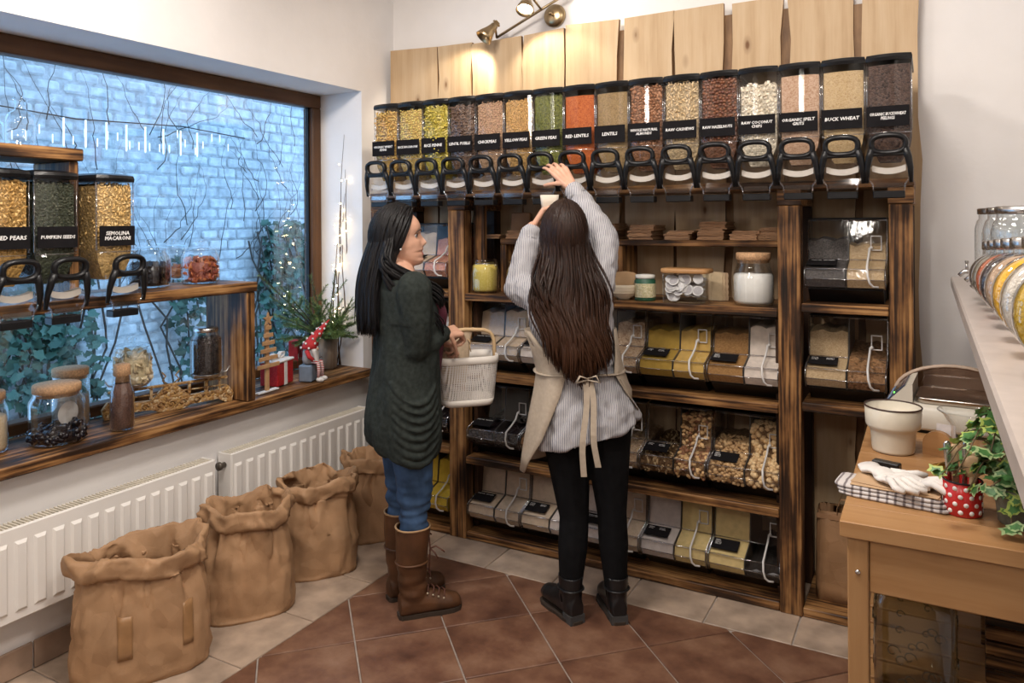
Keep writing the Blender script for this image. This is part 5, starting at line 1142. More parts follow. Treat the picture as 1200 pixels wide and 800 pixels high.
# ================= people =================
from mathutils import noise as NZ
def WL(lat, dep, z): return Vector((cR.x * lat + cF.x * dep, cR.y * lat + cF.y * dep, z))
def capsule(mb, p0, p1, r0, r1, n=14):
    p0, p1 = Vector(p0), Vector(p1); d = (p1 - p0); L = d.length; d = d.normalized() if L > 1e-6 else Vector((0, 0, 1))
    q = d.to_track_quat('Z', 'Y').to_matrix().to_4x4(); q.translation = p0; pr = []
    for k in range(5): a = PI / 2 * (1 - k / 4.0); pr.append((max(.0006, r0 * math.cos(a)), -r0 * math.sin(a)))
    for k in range(5): a = PI / 2 * k / 4.0; pr.append((max(.0006, r1 * math.cos(a)), L + r1 * math.sin(a)))
    mb.lathe(pr, n, 0, q)
def chain(mb, pts, rs):
    for i in range(len(pts) - 1): capsule(mb, pts[i], pts[i + 1], rs[i], rs[i + 1])
def organic(name, mb, mats, root, voxel=.006, smooth=3, wr=None, seg=None, top=True):
    """one continuous skin grown over overlapping closed forms (given in the place), as a child of root"""
    me = mb.mesh('tmp', [m for m in mats]); o = bpy.data.objects.new('tmp', me); COL.objects.link(o)
    m = o.modifiers.new('r', 'REMESH'); m.mode = 'VOXEL'; m.voxel_size = voxel; m.use_smooth_shade = True
    if smooth: s = o.modifiers.new('s', 'SMOOTH'); s.factor = .5; s.iterations = smooth
    dg = bpy.context.evaluated_depsgraph_get(); ev = o.evaluated_get(dg); out = bpy.data.meshes.new_from_object(ev); bpy.data.objects.remove(o)
    n = len(out.vertices); co = np.empty(n * 3); out.vertices.foreach_get('co', co); co = co.reshape(-1, 3)
    if wr:
        no = np.empty(n * 3); out.vertices.foreach_get('normal', no); no = no.reshape(-1, 3)
        d = np.array([wr(Vector(c)) for c in co]); co = co + no * d[:, None]
    inv = np.array(root_mw(root).inverted()); lc = co @ inv[:3, :3].T + inv[:3, 3]
    out.vertices.foreach_set('co', lc.ravel()); out.materials.clear()
    for mm in mats: out.materials.append(mm)
    if seg:
        fi = np.array([seg(Vector(lc[list(p.vertices)].mean(0))) for p in out.polygons]) if len(out.polygons) < 400000 else np.zeros(len(out.polygons))
        out.polygons.foreach_set('material_index', fi.astype(np.int32))
    out.polygons.foreach_set('use_smooth', [True] * len(out.polygons)); out.update(); out.name = name
    return inst(name, out, root)
def root_mw(r): return Matrix.Translation(r.location) @ Matrix.Rotation(r.rotation_euler[2], 4, 'Z')
def local(mb, root, name, mats, parent=None):
    inv = root_mw(root).inverted(); mb.v = [tuple(inv @ Vector(v)) for v in mb.v]; return mb.obj(name, mats, parent or root)
HZ = [-.118, -.112, -.100, -.088, -.078, -.070, -.064, -.057, -.050, -.043, -.036, -.029, -.020, -.008, .004, .016, .028, .045, .065, .085, .102, .114, .120]
def head(mb, Mx):
    rings = []
    for z in HZ:
        f = interp(z, [-.118, -.112, -.100, -.088, -.078, -.070, -.064, -.057, -.050, -.040, -.02, .0, .012, .025, .05, .075, .1, .114, .12], [.066, .082, .0905, .086, .0925, .0915, .0875, .0945, .0905, .0885, .088, .084, .087, .0935, .0935, .082, .056, .03, .008])
        nz = interp(z, [-.052, -.045, -.040, -.033, -.027, -.015, 0, .012, .022], [0, .007, .018, .0245, .024, .016, .009, .005, 0]); nw = interp(z, [-.045, -.033, -.015, .01], [.014, .0125, .009, .008])
        bk = interp(z, [-.118, -.105, -.09, -.066, -.03, 0, .04, .08, .105, .12], [.03, .0, -.02, -.055, -.086, -.098, -.103, -.09, -.06, -.02])
        w_ = interp(z, [-.118, -.112, -.10, -.088, -.066, -.04, 0, .03, .06, .09, .11, .12], [.018, .030, .041, .048, .057, .064, .0705, .0745, .073, .058, .034, .012])
        cy = interp(z, [-.118, -.09, -.05, 0, .12], [.045, .03, .005, -.002, -.006]); rg = []
        for j in range(44):
            t = 2 * PI * j / 44; c, s_ = math.cos(t), math.sin(t); e = 2.25
            x = w_ * math.copysign(abs(c) ** (2 / e), c); y = cy + ((f - cy) if s_ > 0 else (cy - bk)) * math.copysign(abs(s_) ** (2 / 2.1), s_)
            if s_ > 0:
                y += nz * math.exp(-(x / nw) ** 2)
                y -= .011 * math.exp(-((abs(x) - .032) / .016) ** 2 - ((z - .001) / .012) ** 2)
                y -= .004 * math.exp(-((abs(x) - .03) / .02) ** 2 - ((z + .068) / .02) ** 2)
                x += math.copysign(.003 * math.exp(-((z + .03) / .02) ** 2), x) * (abs(c) > .3)
            rg.append(Mx @ Vector((x, y, z)))
        rings.append(rg)
    mb.loft(rings)
    for s_ in (-1, 1):
        mb.ell((0, 0, 0), (.007, .017, .030), 12, 0, Mx @ TR((s_ * .074, -.006, -.012), rx=-.2, rz=s_ * .35)); mb.ell((0, 0, 0), (.006, .010, .010), 10, 0, Mx @ TR((s_ * .073, .0, -.034)))
def finger(mb, p, d, up, ls, bends, r0=.0085):
    d = Vector(d).normalized(); up = Vector(up).normalized(); q = Vector(p); pts = [q.copy()]; a = 0
    for l, b in zip(ls, bends): a += b; q = q + (d * math.cos(a) + up * math.sin(a)) * l; pts.append(q.copy())
    chain(mb, pts, [r0 * (1 - .10 * k) for k in range(len(pts))])
def hand(mb, wrist, d, nrm, side, curl=(.25, .35, .3), spread=.10, thumb=(.6, .2, .2), s=1.0):
    """wrist point, finger direction d, palm normal nrm (fingers curl towards it), side=+1 if the thumb lies on d x nrm"""
    d = Vector(d).normalized(); nrm = Vector(nrm); nrm = (nrm - d * nrm.dot(d)).normalized(); t = d.cross(nrm) * side; W = Vector(wrist)
    for k, u in enumerate((-.03, -.011, .009, .028)):
        capsule(mb, W + d * .012 * s + t * u * .55 * s, W + d * (.085 + (.004, .008, .006, -.002)[3 - k if 0 else k] * 0) * s + t * u * s, .0135 * s, .0118 * s)
    for k, (u, L, off) in enumerate(((.030, .92, .0), (.0105, 1.0, .004), (-.0095, .94, .002), (-.029, .76, -.006))):
        dd = d + t * spread * (u / .03); b = W + d * (.086 + off) * s + t * u * s; finger(mb, b, dd, nrm, [.040 * L * s, .025 * L * s, .020 * L * s], [c * (1 + .12 * k) for c in curl], .0086 * s)
    finger(mb, W + d * .03 * s + t * .026 * s, d * .75 + t * .75 + nrm * thumb[2], nrm - t * thumb[0], [.036 * s, .030 * s, .024 * s], [thumb[1], .25, .2], .0100 * s)
def hair(root, Mx, mat, n, azmin, fallfn, seed, rxy=(.081, .106, .128), hairline=.60):
    r = random.Random(seed); b = MB(); inv = root_mw(root).inverted()
    for k in range(n):
        sd = 1 if k % 2 else -1; f = r.random(); az = math.radians(lerp(azmin, 180, f)); s0 = lerp(hairline, -.55, min(1, max(0, f * .8 + r.uniform(-.12, .2))))
        d0 = Vector((sd * .03, s0, math.sqrt(max(.05, 1 - s0 * s0)))).normalized(); d1 = Vector((sd * math.sin(az), math.cos(az), r.uniform(-.62, .05))).normalized(); off = 1 + r.uniform(.02, .13); pts = []
        om = d0.angle(d1)
        for i in range(8):
            u = i / 7; d = (d0 * math.sin((1 - u) * om) + d1 * math.sin(u * om)) / math.sin(om); pts.append(Mx @ Vector((d.x * rxy[0] * off, d.y * rxy[1] * off, d.z * rxy[2] * off)))
        pts = [inv @ p for p in pts]; pts += fallfn(pts[-1], sd, math.degrees(az), r, off)
        m_ = len(pts); b.tube(pts, [.0035 + .0040 * min(1, i / 5) if i < m_ * .6 else .0075 * max(.14, 1 - ((i - m_ * .6) / (m_ * .4)) ** 1.6) for i in range(m_)], 6, flat=.62)
    return b.obj('hair', mat, root)
def hairmat(name, c1, c2, rough=.34, ends=None):
    m, nt, b = newmat(name); setb(b, rough, 0, .22); n = nd(nt, 'TexNoise', {'Vector': coords(nt, (150, 150, 6), False), 'Scale': 1.5, 'Detail': 4}); col = ramp(nt, n.outputs[0], [(.35, c1), (.7, c2)])
    if ends:
        tc = nd(nt, 'TexCoord'); sz = nd(nt, 'SeparateXYZ', {0: tc.outputs['Object']}); mr = nd(nt, 'MapRange', {0: sz.outputs[2], 1: 1.32, 2: 1.0, 3: 0, 4: 1}); mx = nd(nt, 'Mix', {0: mr.outputs[0], 6: col, 7: c4(ends)}, data_type='RGBA'); mx.blend_type = 'ADD'; col = mx.outputs[2]
    nt.links.new(col, b.inputs['Base Color']); bump(nt, b, n.outputs[0], .5, .004); return m
def skinmat(name, c):
    m, nt, b = newmat(name); setb(b, .45, 0, .35); n = nd(nt, 'TexNoise', {'Vector': coords(nt, rand=False), 'Scale': 26, 'Detail': 4}); nt.links.new(ramp(nt, n.outputs[0], [(.3, tuple(k * .9 for k in c)), (.7, tuple(min(1, k * 1.07) for k in c))]), b.inputs['Base Color'])
    b.inputs['Subsurface Weight'].default_value = .08; b.inputs['Subsurface Radius'].default_value = (.01, .004, .002); return m
SKIN = skinmat('fair_skin', (.60, .34, .235)); LIPS = plain('lip_rose', (.45, .16, .13), .4); EYEW = plain('eye_white', (.45, .41, .39), .3); IRIS = plain('iris_dark', (.05, .03, .02), .1); BROW = plain('brow_dark', (.025, .017, .014), .7)
def eyes(root, Mx):
    inv = root_mw(root).inverted()
    for s_ in (-1, 1):
        b = MB(); b.ell((0, 0, 0), .0115, 14, 0, inv @ Mx @ TR((s_ * .0325, .0640, .001))); e = b.obj('eye', EYEW, root); b = MB(); b.ell((0, 0, 0), (.0062, .003, .0062), 12, 0, inv @ Mx @ TR((s_ * .0345, .0738, .0025))); b.obj('iris', IRIS, e)
        b = MB(); b.tube([inv @ Mx @ Vector((s_ * x, y, z)) for x, y, z in ((.019, .0745, .004), (.027, .0775, .0075), (.037, .0765, .007), (.048, .069, .001))], .0019, 6); b.obj('eyelash', BROW, e)
        b = MB(); b.tube([inv @ Mx @ Vector((s_ * x, y, z)) for x, y, z in ((.012, .0935, .018), (.026, .0935, .0235), (.040, .085, .022), (.052, .070, .015))], [.002, .0034, .003, .0012], 6, flat=.6); b.obj('eyebrow', BROW, root)
def wrink(amp, sx, sy, sz, seed=0):
    return lambda p: amp * NZ.noise(Vector((p.x * sx + seed, p.y * sy, p.z * sz)))
# ---------- dark-haired person with the basket (facing into the corner, seen from her right) ----------
fA = Vector(cR * .906 + cF * .4226); yawA = math.atan2(fA.y, fA.x) - PI / 2
A = thing('person', 'person with straight black hair, dark green cardigan and jeans, holding a white basket', 'person', tuple(WL(-.435, 3.06, .0005)), yawA)
MA = root_mw(A); LA = lambda x, y, z: MA @ Vector((x, y, z))
hc = atD(467, 279, 3.06); hd = cR * .985 + cF * .17
Mh = Matrix.Translation(hc) @ Matrix.Rotation(math.atan2(hd.y, hd.x) - PI / 2, 4, 'Z') @ Matrix.Rotation(math.radians(7), 4, 'X')
shR, elR, wrR = LA(.165, -.01, 1.285), atD(488, 408, 2.93), atD(517, 391, 3.03)
shL, elL, wrL = LA(-.165, -.01, 1.285), LA(-.21, .10, 1.06), atD(508, 402, 3.19)
b = MB(); head(b, Mh)
chain(b, [Mh @ Vector((0, -.028, -.06)), Mh @ Vector((0, -.042, -.11)), LA(0, -.03, 1.345)], [.054, .052, .058])
chain(b, [LA(0, -.03, 1.33), LA(0, -.01, 1.15), LA(0, 0, .95), LA(0, 0, .84)], [.075, .10, .095, .10]); chain(b, [shR, LA(0, -.02, 1.31), shL], [.05, .065, .05])
chain(b, [shR, elR, wrR], [.045, .036, .025]); chain(b, [shL, elL, wrL], [.045, .036, .025])
hipR, knR, anR = LA(.085, 0, .84), LA(.085, .008, .46), LA(.085, -.01, .09); hipL, knL, anL = LA(-.085, 0, .84), LA(-.083, .010, .46), LA(-.075, -.0, .09)
chain(b, [hipR, knR, anR], [.085, .05, .036]); chain(b, [hipL, knL, anL], [.085, .05, .036])
for s_, an in ((1, anR), (-1, anL)): chain(b, [an, an + Vector(fA) * .11 - Vector((0, 0, .045))], [.034, .022])
hp = atD(541, 387, 3.10)
hand(b, wrR, (hp - wrR), Vector((0, 0, -1)) + cF * .6, -1, (.95, 1.15, .9), .03, (.5, .5, .6), .98)
hand(b, wrL, cR * .9 + cF * -.1 + Vector((0, 0, -.12)), Vector((0, 0, -1)) - cF * .3, 1, (.8, 1.0, .8), .03, (.4, .4, .5), .95)
iM = Mh.inverted() @ MA
def segA(p): q = iM @ p; return 1 if (-.080 < q.z < -.0545 and abs(q.x) < .021 and q.y > .082) else 0
organic('body', b, [SKIN, LIPS], A, .0034, 2, None, segA)
eyes(A, Mh)
b = MB(); b.ell((0, 0, 0), .0055, 10, 0, MA.inverted() @ Mh @ TR((.081, .0, -.042))); b.obj('earring', plain('pearl', (.80, .78, .75), .2), A)
HB = hairmat('black_hair', (.003, .003, .0035), (.011, .009, .009), .42)
def fallA(p, sd, az, r, off):
    out = []; fr = sd > 0 and az < 119; bk = max(0, (az - 95) / 85); tip = r.uniform(1.20, 1.28) if fr and az < 118 else r.uniform(1.095, 1.15); n = 12; jx, jy = r.uniform(-.012, .012), r.uniform(-.012, .012); fw = r.uniform(.3, 1.0)
    for i in range(1, n + 1):
        u = i / n; z = lerp(p.z, tip, u); y = p.y - .045 * math.sin(min(1, u * 1.6) * PI / 2); x = p.x * (1 + .34 * u) + jx * u; y += jy * u
        if fr:
            k = min(1, max(0, (u - .25) / .75)); k = k * k * (3 - 2 * k); y = lerp(y, .120 + jy * .6 - .03 * (1 - fw), k); x = lerp(p.x, .120 + jx * 2 + .06 * (1 - fw), u ** .6)
        if bk > .35 and u > .35: y = min(y, -.085 - .03 * min(1, (u - .35) * 3))
        out.append(Vector((x, y, z)))
    return out
hair(A, Mh, HB, 760, 103, fallA, 3)
# cardigan
GREENC = plain('green_cardigan', (.023, .028, .025), .9, spec=.15, var=.3, vs=60, bs=.4, bscale=160)
def torso_rings(rows, fn=None, n=52, M=MA, e=2.25):
    out = []
    for z, cy, a, bb in rows:
        out.append([M @ Vector((x, y, zz + (fn(z, math.atan2(y - cy, x)) if fn else 0))) for x, y, zz in sring(0, cy, z, a, bb, n, e)])
    return out
b = MB()
hem = lambda z, t: (-.035 * math.cos(2 * t) * max(0, (.80 - z) / .16) if z < .80 else 0)
rows = [(1.352, -.035, .066, .064), (1.335, -.03, .10, .075), (1.315, -.02, .165, .09), (1.27, -.01, .185, .105), (1.2, .005, .185, .122), (1.12, .008, .178, .125), (1.02, .005, .172, .122), (.92, -.005, .18, .128), (.82, -.012, .194, .140), (.74, -.014, .200, .146), (.68, -.012, .198, .145), (.645, -.010, .192, .140)]
b.loft(torso_rings(rows, hem))
chain(b, [LA(.15, -.01, 1.285), (shR + elR) / 2, elR, (elR * .45 + wrR * .55), wrR], [.072, .066, .058, .049, .041]); chain(b, [LA(-.15, -.01, 1.285), (shL + elL) / 2, elL, wrL], [.07, .062, .054, .04])
for k in range(8):
    pts = []
    for j in range(11):
        th = lerp(-.75, .80, j / 10); u = (th - .02) / .78; z = .935 - .036 * k - .085 * (1 - u * u) * (1 - .04 * k); bb_ = interp(z, [.65, .74, .82, .92, 1.02], [.141, .146, .140, .128, .122]); aa = interp(z, [.65, .74, .82, .92, 1.02], [.193, .2, .194, .18, .172])
        pts.append(LA((aa + .004) * math.cos(th), -.01 + (bb_ + .004) * math.sin(th), z))
    b.tube(pts, [.004] + [.0105] * 9 + [.004], 8)
wf = wrink(.012, 13, 13, 4.5); wf2 = wrink(.006, 30, 30, 16, 5)
organic('cardigan', b, [GREENC], A, .0055, 3, lambda p: wf(p) * (1 if p.z < 1.15 else .5) + wf2(p) * .8)
b = MB(); b.loft(torso_rings([(1.30, .035, .06, .07), (1.24, .055, .09, .098), (1.17, .072, .10, .102), (1.09, .066, .10, .098), (.96, .05, .10, .096), (.84, .03, .10, .10), (.76, .02, .09, .10)])); organic('burgundy_top', b, [plain('burgundy_jersey', (.085, .010, .025), .85)], A, .006, 2)
b = MB(); b.tube([LA(-.05, -.09, 1.352), LA(.03, -.09, 1.35), LA(.080, -.03, 1.335), LA(.078, .04, 1.312), LA(.064, .088, 1.275), LA(.064, .120, 1.19)], [.012, .014, .015, .016, .014, .010], 8, flat=.55); local(b, A, 'collar', GREENC)
# jeans
DENIM = plain('blue_denim', (.045, .085, .165), .8, spec=.15, var=.42, vs=14, bs=.4, bscale=240)
b = MB(); chain(b, [LA(.075, -.01, .86), LA(.08, .0, .66), LA(.086, .010, .47), LA(.086, .004, .39), LA(.087, .0, .30)], [.088, .086, .068, .058, .053]); chain(b, [LA(-.075, -.01, .86), LA(-.08, .0, .66), LA(-.083, .012, .47), LA(-.079, .006, .39), LA(-.076, .0, .30)], [.088, .086, .068, .058, .053])
kw = wrink(.013, 9, 9, 42, 2); organic('jeans', b, [DENIM], A, .0055, 3, lambda p: kw(p) * math.exp(-((p.z - .42) / .10) ** 2) + .004 * NZ.noise(p * 20))
# boots
LEATH = plain('brown_boot_leather', (.085, .036, .015), .5, spec=.4, var=.45, vs=11, bs=.4, bscale=70); SOLE = plain('dark_sole', (.035, .022, .014), .8); LACE = plain('leather_lace', (.10, .035, .02), .7); EYL = plain('boot_stud', (.45, .38, .28), .4, .6)
def foot(mb, MF, L=.245, w=.043, h=.085, z0=.012):
    rows = [(-.055, .03, .075), (-.035, .037, .09), (.0, .038, .095), (.05, .039, .085), (.10, .043, .066), (.145, .044, .054), (.175, .036, .044), (.188, .018, .03)]
    ctl = [(y * L / .245, w_ * w / .044, hh * h / .085) for y, w_, hh in rows]; R = []
    for y, w_, hh in ctl:
        rg = []
        for k in range(20):
            t = 2 * PI * k / 20; c, q = math.cos(t), math.sin(t); x = w_ * math.copysign(abs(c) ** .8, c); z = hh * (.5 + .5 * math.copysign(abs(q) ** (.55 if q < 0 else .95), q)); rg.append(MF @ Vector((x * (1 - .25 * max(0, q)), y, z0 + z)))
        R.append(rg)
    mb.loft(R)
def boot_sole(MF, L=.245, w=.043, th=.016, heel=0):
    o = [(-.06, .018), (-.062, .0), (-.05, .030), (0, .036), (.05, .037), (.10, .045), (.15, .046), (.18, .034), (.195, .0)]
    pos = [(x_, y) for y, x_ in o if y > -.061 and x_ > 0]; poly = [(x, y * L / .245) for x, y in pos] + [(0, .196 * L / .245)] + [(-x, y * L / .245) for x, y in pos[::-1]]
    b = MB(); b.prism(poly, .0005, th, 2, 0, MF); return b
for s_, kn, px_c, nm in ((1, knR, LA(.087, .0, 0), 'R'), (-1, knL, LA(-.075, -.0, 0), 'L')):
    MF = Matrix.Translation((px_c.x, px_c.y, .0)) @ Matrix.Rotation(yawA + (-.06 if s_ > 0 else .10), 4, 'Z')
    b = MB(); foot(b, MF, .25, .046, .092, .010)
    top = .355 if s_ > 0 else .36
    b.loft([[MF @ Vector(p) for p in sring(0, cy, z, a, bb, 26, 2.2)] for z, cy, a, bb in ((.05, .0, .040, .05), (.10, .0, .044, .054), (.14, -.004, .047, .055), (.20, -.006, .053, .059), (.28, -.004, .060, .065), (top - .02, .0, .063, .068), (top, .0, .064, .069), (top - .004, .0, .058, .063), (top - .06, .0, .05, .055))])
    bw = wrink(.010, 12, 12, 34, s_ * 3); bt = organic('boot', b, [LEATH], A, .0048, 2, lambda p: bw(p) * math.exp(-((p.z - .13) / .05) ** 2) + .003 * NZ.noise(p * 14))
    local(boot_sole(MF, .25, .046, .017), A, 'sole', SOLE, bt)
    b = MB(); b.tube([MF @ Vector(p) for p in sring(0, -.005, .215, .0560, .0625, 26, 2.2)], .0045, 6, 0, True); local(b, A, 'seam_roll', LEATH, bt)
    b = MB(); b.tube([MF @ Vector(p) for p in sring(0, 0, top - .004, .0625, .0675, 26, 2.2)], .004, 6, 0, True); local(b, A, 'cuff_trim', plain('cuff_tan', (.36, .22, .11), .8), bt)
    for k in range(4):
        y = .055 + .022 * k; z = .107 - .010 * k
        b = MB(); b.tube([MF @ Vector(p) for p in ((-.030, y - .004, z - .012), (-.012, y, z + .006), (.012, y + .004, z + .006), (.030, y - .004, z - .012))], .003, 6); local(b, A, 'lace', LACE, bt)
        for q in (-1, 1): b = MB(); b.ell((0, 0, 0), .0048, 8, 0, MF @ TR((q * .034, y - .006, z - .016))); local(b, A, 'eyelet', EYL, bt)
    b = MB(); b.tube([MF @ Vector(p) for p in ((.02, .064, .26), (.03, .085, .27), (.045, .10, .262), (.05, .115, .25))], .003, 6); b.tube([MF @ Vector(p) for p in ((.02, .064, .26), (.035, .08, .245), (.04, .09, .225))], .003, 6); b.tube([MF @ Vector(p) for p in ((.01, .064, .30), (.02, .064, .26), (.01, .064, .2), (.014, .06, .16))], .003, 6); local(b, A, 'lace_tie', LACE, bt)
# ---------- basket ----------
bk = atD(546, 446, 3.215); yb = math.atan2(cR.y, cR.x) + .30
def basketmat():
    m, nt, b = newmat('perforated_white_metal'); setb(b, .5, 0, .3, (.66, .62, .58)); v = coords(nt, (1, 1, 1), False)
    sp = nd(nt, 'SeparateXYZ', {0: v}); add = nd(nt, 'Math', {0: sp.outputs[0], 1: sp.outputs[1]}, operation='ADD'); df = nd(nt, 'Math', {0: sp.outputs[0], 1: sp.outputs[1]}, operation='SUBTRACT')
    def sn(o, f): k = nd(nt, 'Math', {0: o, 1: f}, operation='MULTIPLY'); return nd(nt, 'Math', {0: k.outputs[0]}, operation='SINE').outputs[0]
    z = sn(sp.outputs[2], 900); x = sn(add.outputs[0], 640)
    p = nd(nt, 'Math', {0: z, 1: x}, operation='ADD'); g = nd(nt, 'Math', {0: p.outputs[0], 1: .35}, operation='GREATER_THAN'); t = nd(nt, 'BsdfTransparent'); mx = nd(nt, 'MixShader', {0: g.outputs[0], 1: b.outputs[0], 2: t.outputs[0]}); nt.links.new(mx.outputs[0], nt.nodes['Material Output'].inputs[0]); return m
zr, zb_ = .985, .775; bz = (zr + zb_) / 2
t = thing('shopping_basket', 'white perforated metal basket with bentwood handle held by the dark-haired person', 'basket', (bk.x, bk.y, zb_), yb); Hb = zr - zb_
BM = plain('white_metal_rim', (.68, .63, .57), .45, var=.04)
b = MB(); b.loft([sring(0, 0, z, a, w_, 48, 5) for z, a, w_ in ((.03, .112, .076), (.10, .120, .082), (Hb - .03, .127, .088))], 0, True, False, False); b.obj('perforated_wall', basketmat(), t)
b = MB(); b.loft([sring(0, 0, z, a, w_, 48, 5) for z, a, w_ in ((.0, .098, .063), (.006, .106, .071), (.030, .1125, .0765), (.030, .110, .074), (.008, .10, .064))], 0, True, True, True); b.obj('base_tray', BM, t)
b = MB(); b.loft([sring(0, 0, z, a, w_, 48, 5) for z, a, w_ in ((Hb - .032, .1275, .0885), (Hb - .030, .130, .091), (Hb, .131, .092), (Hb, .127, .088), (Hb - .03, .1255, .0865))], 0, True, False, False); b.obj('rim_band', BM, t)
HWD = wood('bent_handle_wood', [(.3, (.50, .33, .17)), (.6, (.62, .44, .25))], 0, 8, 2, .4)
hpts = [(-.126, 0, Hb - .05), (-.126, 0, Hb + .03)] + [(-.126 + .034 * (1 - math.cos(a)), 0, Hb + .03 + .062 * math.sin(a)) for a in (.4, .8, 1.2)] + [(-.08, 0, Hb + .098), (0, 0, Hb + .103), (.08, 0, Hb + .098)] + [(.126 - .034 * (1 - math.cos(a)), 0, Hb + .03 + .062 * math.sin(a)) for a in (1.2, .8, .4)] + [(.126, 0, Hb + .03), (.126, 0, Hb - .05)]
b = MB(); b.tube(hpts, .0085, 10, flat=1); b.obj('handle', HWD, t)
for s_ in (-1, 1): b = MB(); b.lathe([(.006, 0), (.005, .004), (.001, .005)], 10, 0, TR((s_ * .1285, 0, Hb - .015), ry=s_ * PI / 2)); b.obj('rivet', STEEL, t)
pc = Vector((bk.x, bk.y, zr - .03)) + Vector((math.cos(yb), math.sin(yb), 0)) * -.05
t = thing('linen_pouch', 'beige linen drawstring pouch sticking out of the white basket', 'pouch', (pc.x, pc.y, zr - .12), yb + .1)
LIN = plain('beige_linen', (.50, .38, .26), .9, var=.1, vs=80, bs=.3, bscale=240)
b = MB(); b.loft([[(x * k + sh, y * k2, z + .25 * x * (z > .1)) for x, y, _ in sring(0, 0, 0, .062, .014, 24, 3)] for z, k, k2, sh in ((0, .9, 1, 0), (.06, 1, 1.4, 0), (.12, 1.02, 1.1, .006), (.17, .98, .8, .014), (.20, .92, .6, .026), (.215, .86, .4, .036))], 0, True); b.obj('cloth_body', LIN, t)
b = MB(); b.tube([(.055, -.015, .185), (.066, -.02, .17), (.062, -.02, .15), (.068, -.02, .13)], .0022, 5); b.obj('drawstring', HWD, t)
# ---------- long-haired person reaching for the dispensers (seen from behind) ----------
fB = (cF * .995 - cR * .06).normalized(); yawB = math.atan2(fB.y, fB.x) - PI / 2
B = thing('person', 'person with very long brown hair, striped shirt and apron, reaching up', 'person', tuple(WL(.275, 2.95, .0005)), yawB)
MBm = root_mw(B); LB = lambda x, y, z: MBm @ Vector((x, y, z)); iB = MBm.inverted()
hcB = atD(661, 276, 2.95); MhB = Matrix.Translation(hcB) @ Matrix.Rotation(yawB + .12, 4, 'Z') @ Matrix.Rotation(math.radians(14), 4, 'X')
nk = atD(664, 322, 2.94); ch = atD(670, 375, 2.94); wa = atD(680, 430, 2.945); pe = atD(687, 490, 2.95)
sR, eR, wR, hR = atD(700, 345, 2.93), atD(709, 278, 3.05), atD(669, 218, 3.17), atD(646, 188, 3.235)
sL, eL, wL, hL = atD(634, 348, 2.95), atD(609, 338, 3.12), atD(624, 266, 3.19), atD(636, 238, 3.22)
b = MB(); head(b, MhB); chain(b, [MhB @ Vector((0, -.028, -.06)), nk], [.05, .056]); chain(b, [nk, ch, wa, pe], [.07, .095, .085, .10]); chain(b, [sL, nk, sR], [.048, .06, .048])
chain(b, [sR, eR, wR], [.044, .036, .0245]); chain(b, [sL, eL, wL], [.044, .036, .0245])
kL, aL, kR, aR = atD(673, 605, 2.95), atD(668, 700, 2.95), atD(717, 600, 2.95), atD(722, 697, 2.95); jL, jR = atD(664, 500, 2.95), atD(712, 500, 2.95)
chain(b, [jL, kL, aL], [.085, .05, .036]); chain(b, [jR, kR, aR], [.085, .05, .036])
hand(b, wR, hR - wR, cF * .8 - Vector((0, 0, .5)), 1 , (.18, .35, .35), .10, (.3, .2, .25), 1.0)
hand(b, wL, hL - wL + cR * .02, cR * .9 + cF * .1, 1, (.35, .55, .5), .06, (.2, .3, .6), .95)
organic('body', b, [SKIN], B, .0034, 2); eyes(B, MhB)
HBr = hairmat('brown_hair', (.010, .005, .0035), (.034, .015, .009), .42, (.030, .011, .004))
def fallB(p, sd, az, r, off):
    out = []; n = 16; ce = max(0, (az - 85) / 95); tip = lerp(1.08, .955, ce ** 1.1) + r.uniform(-.04, .07) + (.10 if r.random() < .10 else 0); ph = r.uniform(0, 6); jx, jy = r.uniform(-.022, .022), r.uniform(0, .02); wd = r.uniform(.9, 1.1)
    for i in range(1, n + 1):
        u = i / n; z = lerp(p.z, tip, u); e_ = min(1, u * 1.35); e_ = e_ * e_ * (3 - 2 * e_); x = p.x * (1 + .42 * wd * e_ * (1 - .55 * max(0, u - .6) / .4)) + .048 * u + jx * min(1, u * 2) + .011 * math.sin(z * 24 + ph * .3 + sd) * u
        k_ = min(1, u * 1.25); k_ = k_ * k_ * (3 - 2 * k_); y = lerp(p.y, -.125 - .030 * ce - jy, k_) + .011 * math.sin(z * 21 + ph * .3) * u
        out.append(Vector((x, y, z)))
    return out
hair(B, MhB, HBr, 1000, 80, fallB, 8, hairline=.35)
STRP = cloth('striped_shirt', (.165, .17, .21), (.50, .485, .49), 0, 46, thr=.30)
b = MB()
def ringsB(rows, n=64, fl=None):
    out = []
    for px, py, a, bb, amp in rows:
        c = iB @ atD(px, py, 2.945); out.append([MBm @ Vector((x, y, z + (fl(t_, amp) if fl else 0))) for (x, y, z), t_ in zip(sring(c.x, c.y, c.z, a, bb, n, 2.2, 0, lambda t: amp * (math.sin(9 * t + 1) * .5 + math.sin(14 * t + 2) * .4 + math.sin(5 * t) * .4)), [2 * PI * k / n for k in range(n)])])
    return out
b.loft(ringsB([(664, 318, .06, .055, 0), (665, 328, .115, .08, 0), (667, 345, .165, .098, 0), (669, 375, .165, .105, .01), (673, 405, .152, .105, .02), (678, 430, .148, .11, .03), (682, 455, .168, .128, .045), (685, 480, .188, .142, .055), (687, 500, .197, .150, .065), (688, 509, .199, .152, .07), (688, 512, .19, .145, .07), (687, 500, .16, .11, .02)], 64, lambda t, amp: (.055 * math.cos(t) + .012) * (amp > .05) * (amp - .04) / .03))
chain(b, [atD(697, 348, 2.93), (sR + eR) / 2, eR, (eR + wR) / 2, eR * .12 + wR * .88], [.072, .064, .058, .050, .043]); chain(b, [atD(640, 350, 2.95), (sL + eL) / 2, eL, (eL + wL) / 2, eL * .12 + wL * .88], [.072, .068, .066, .056, .045])
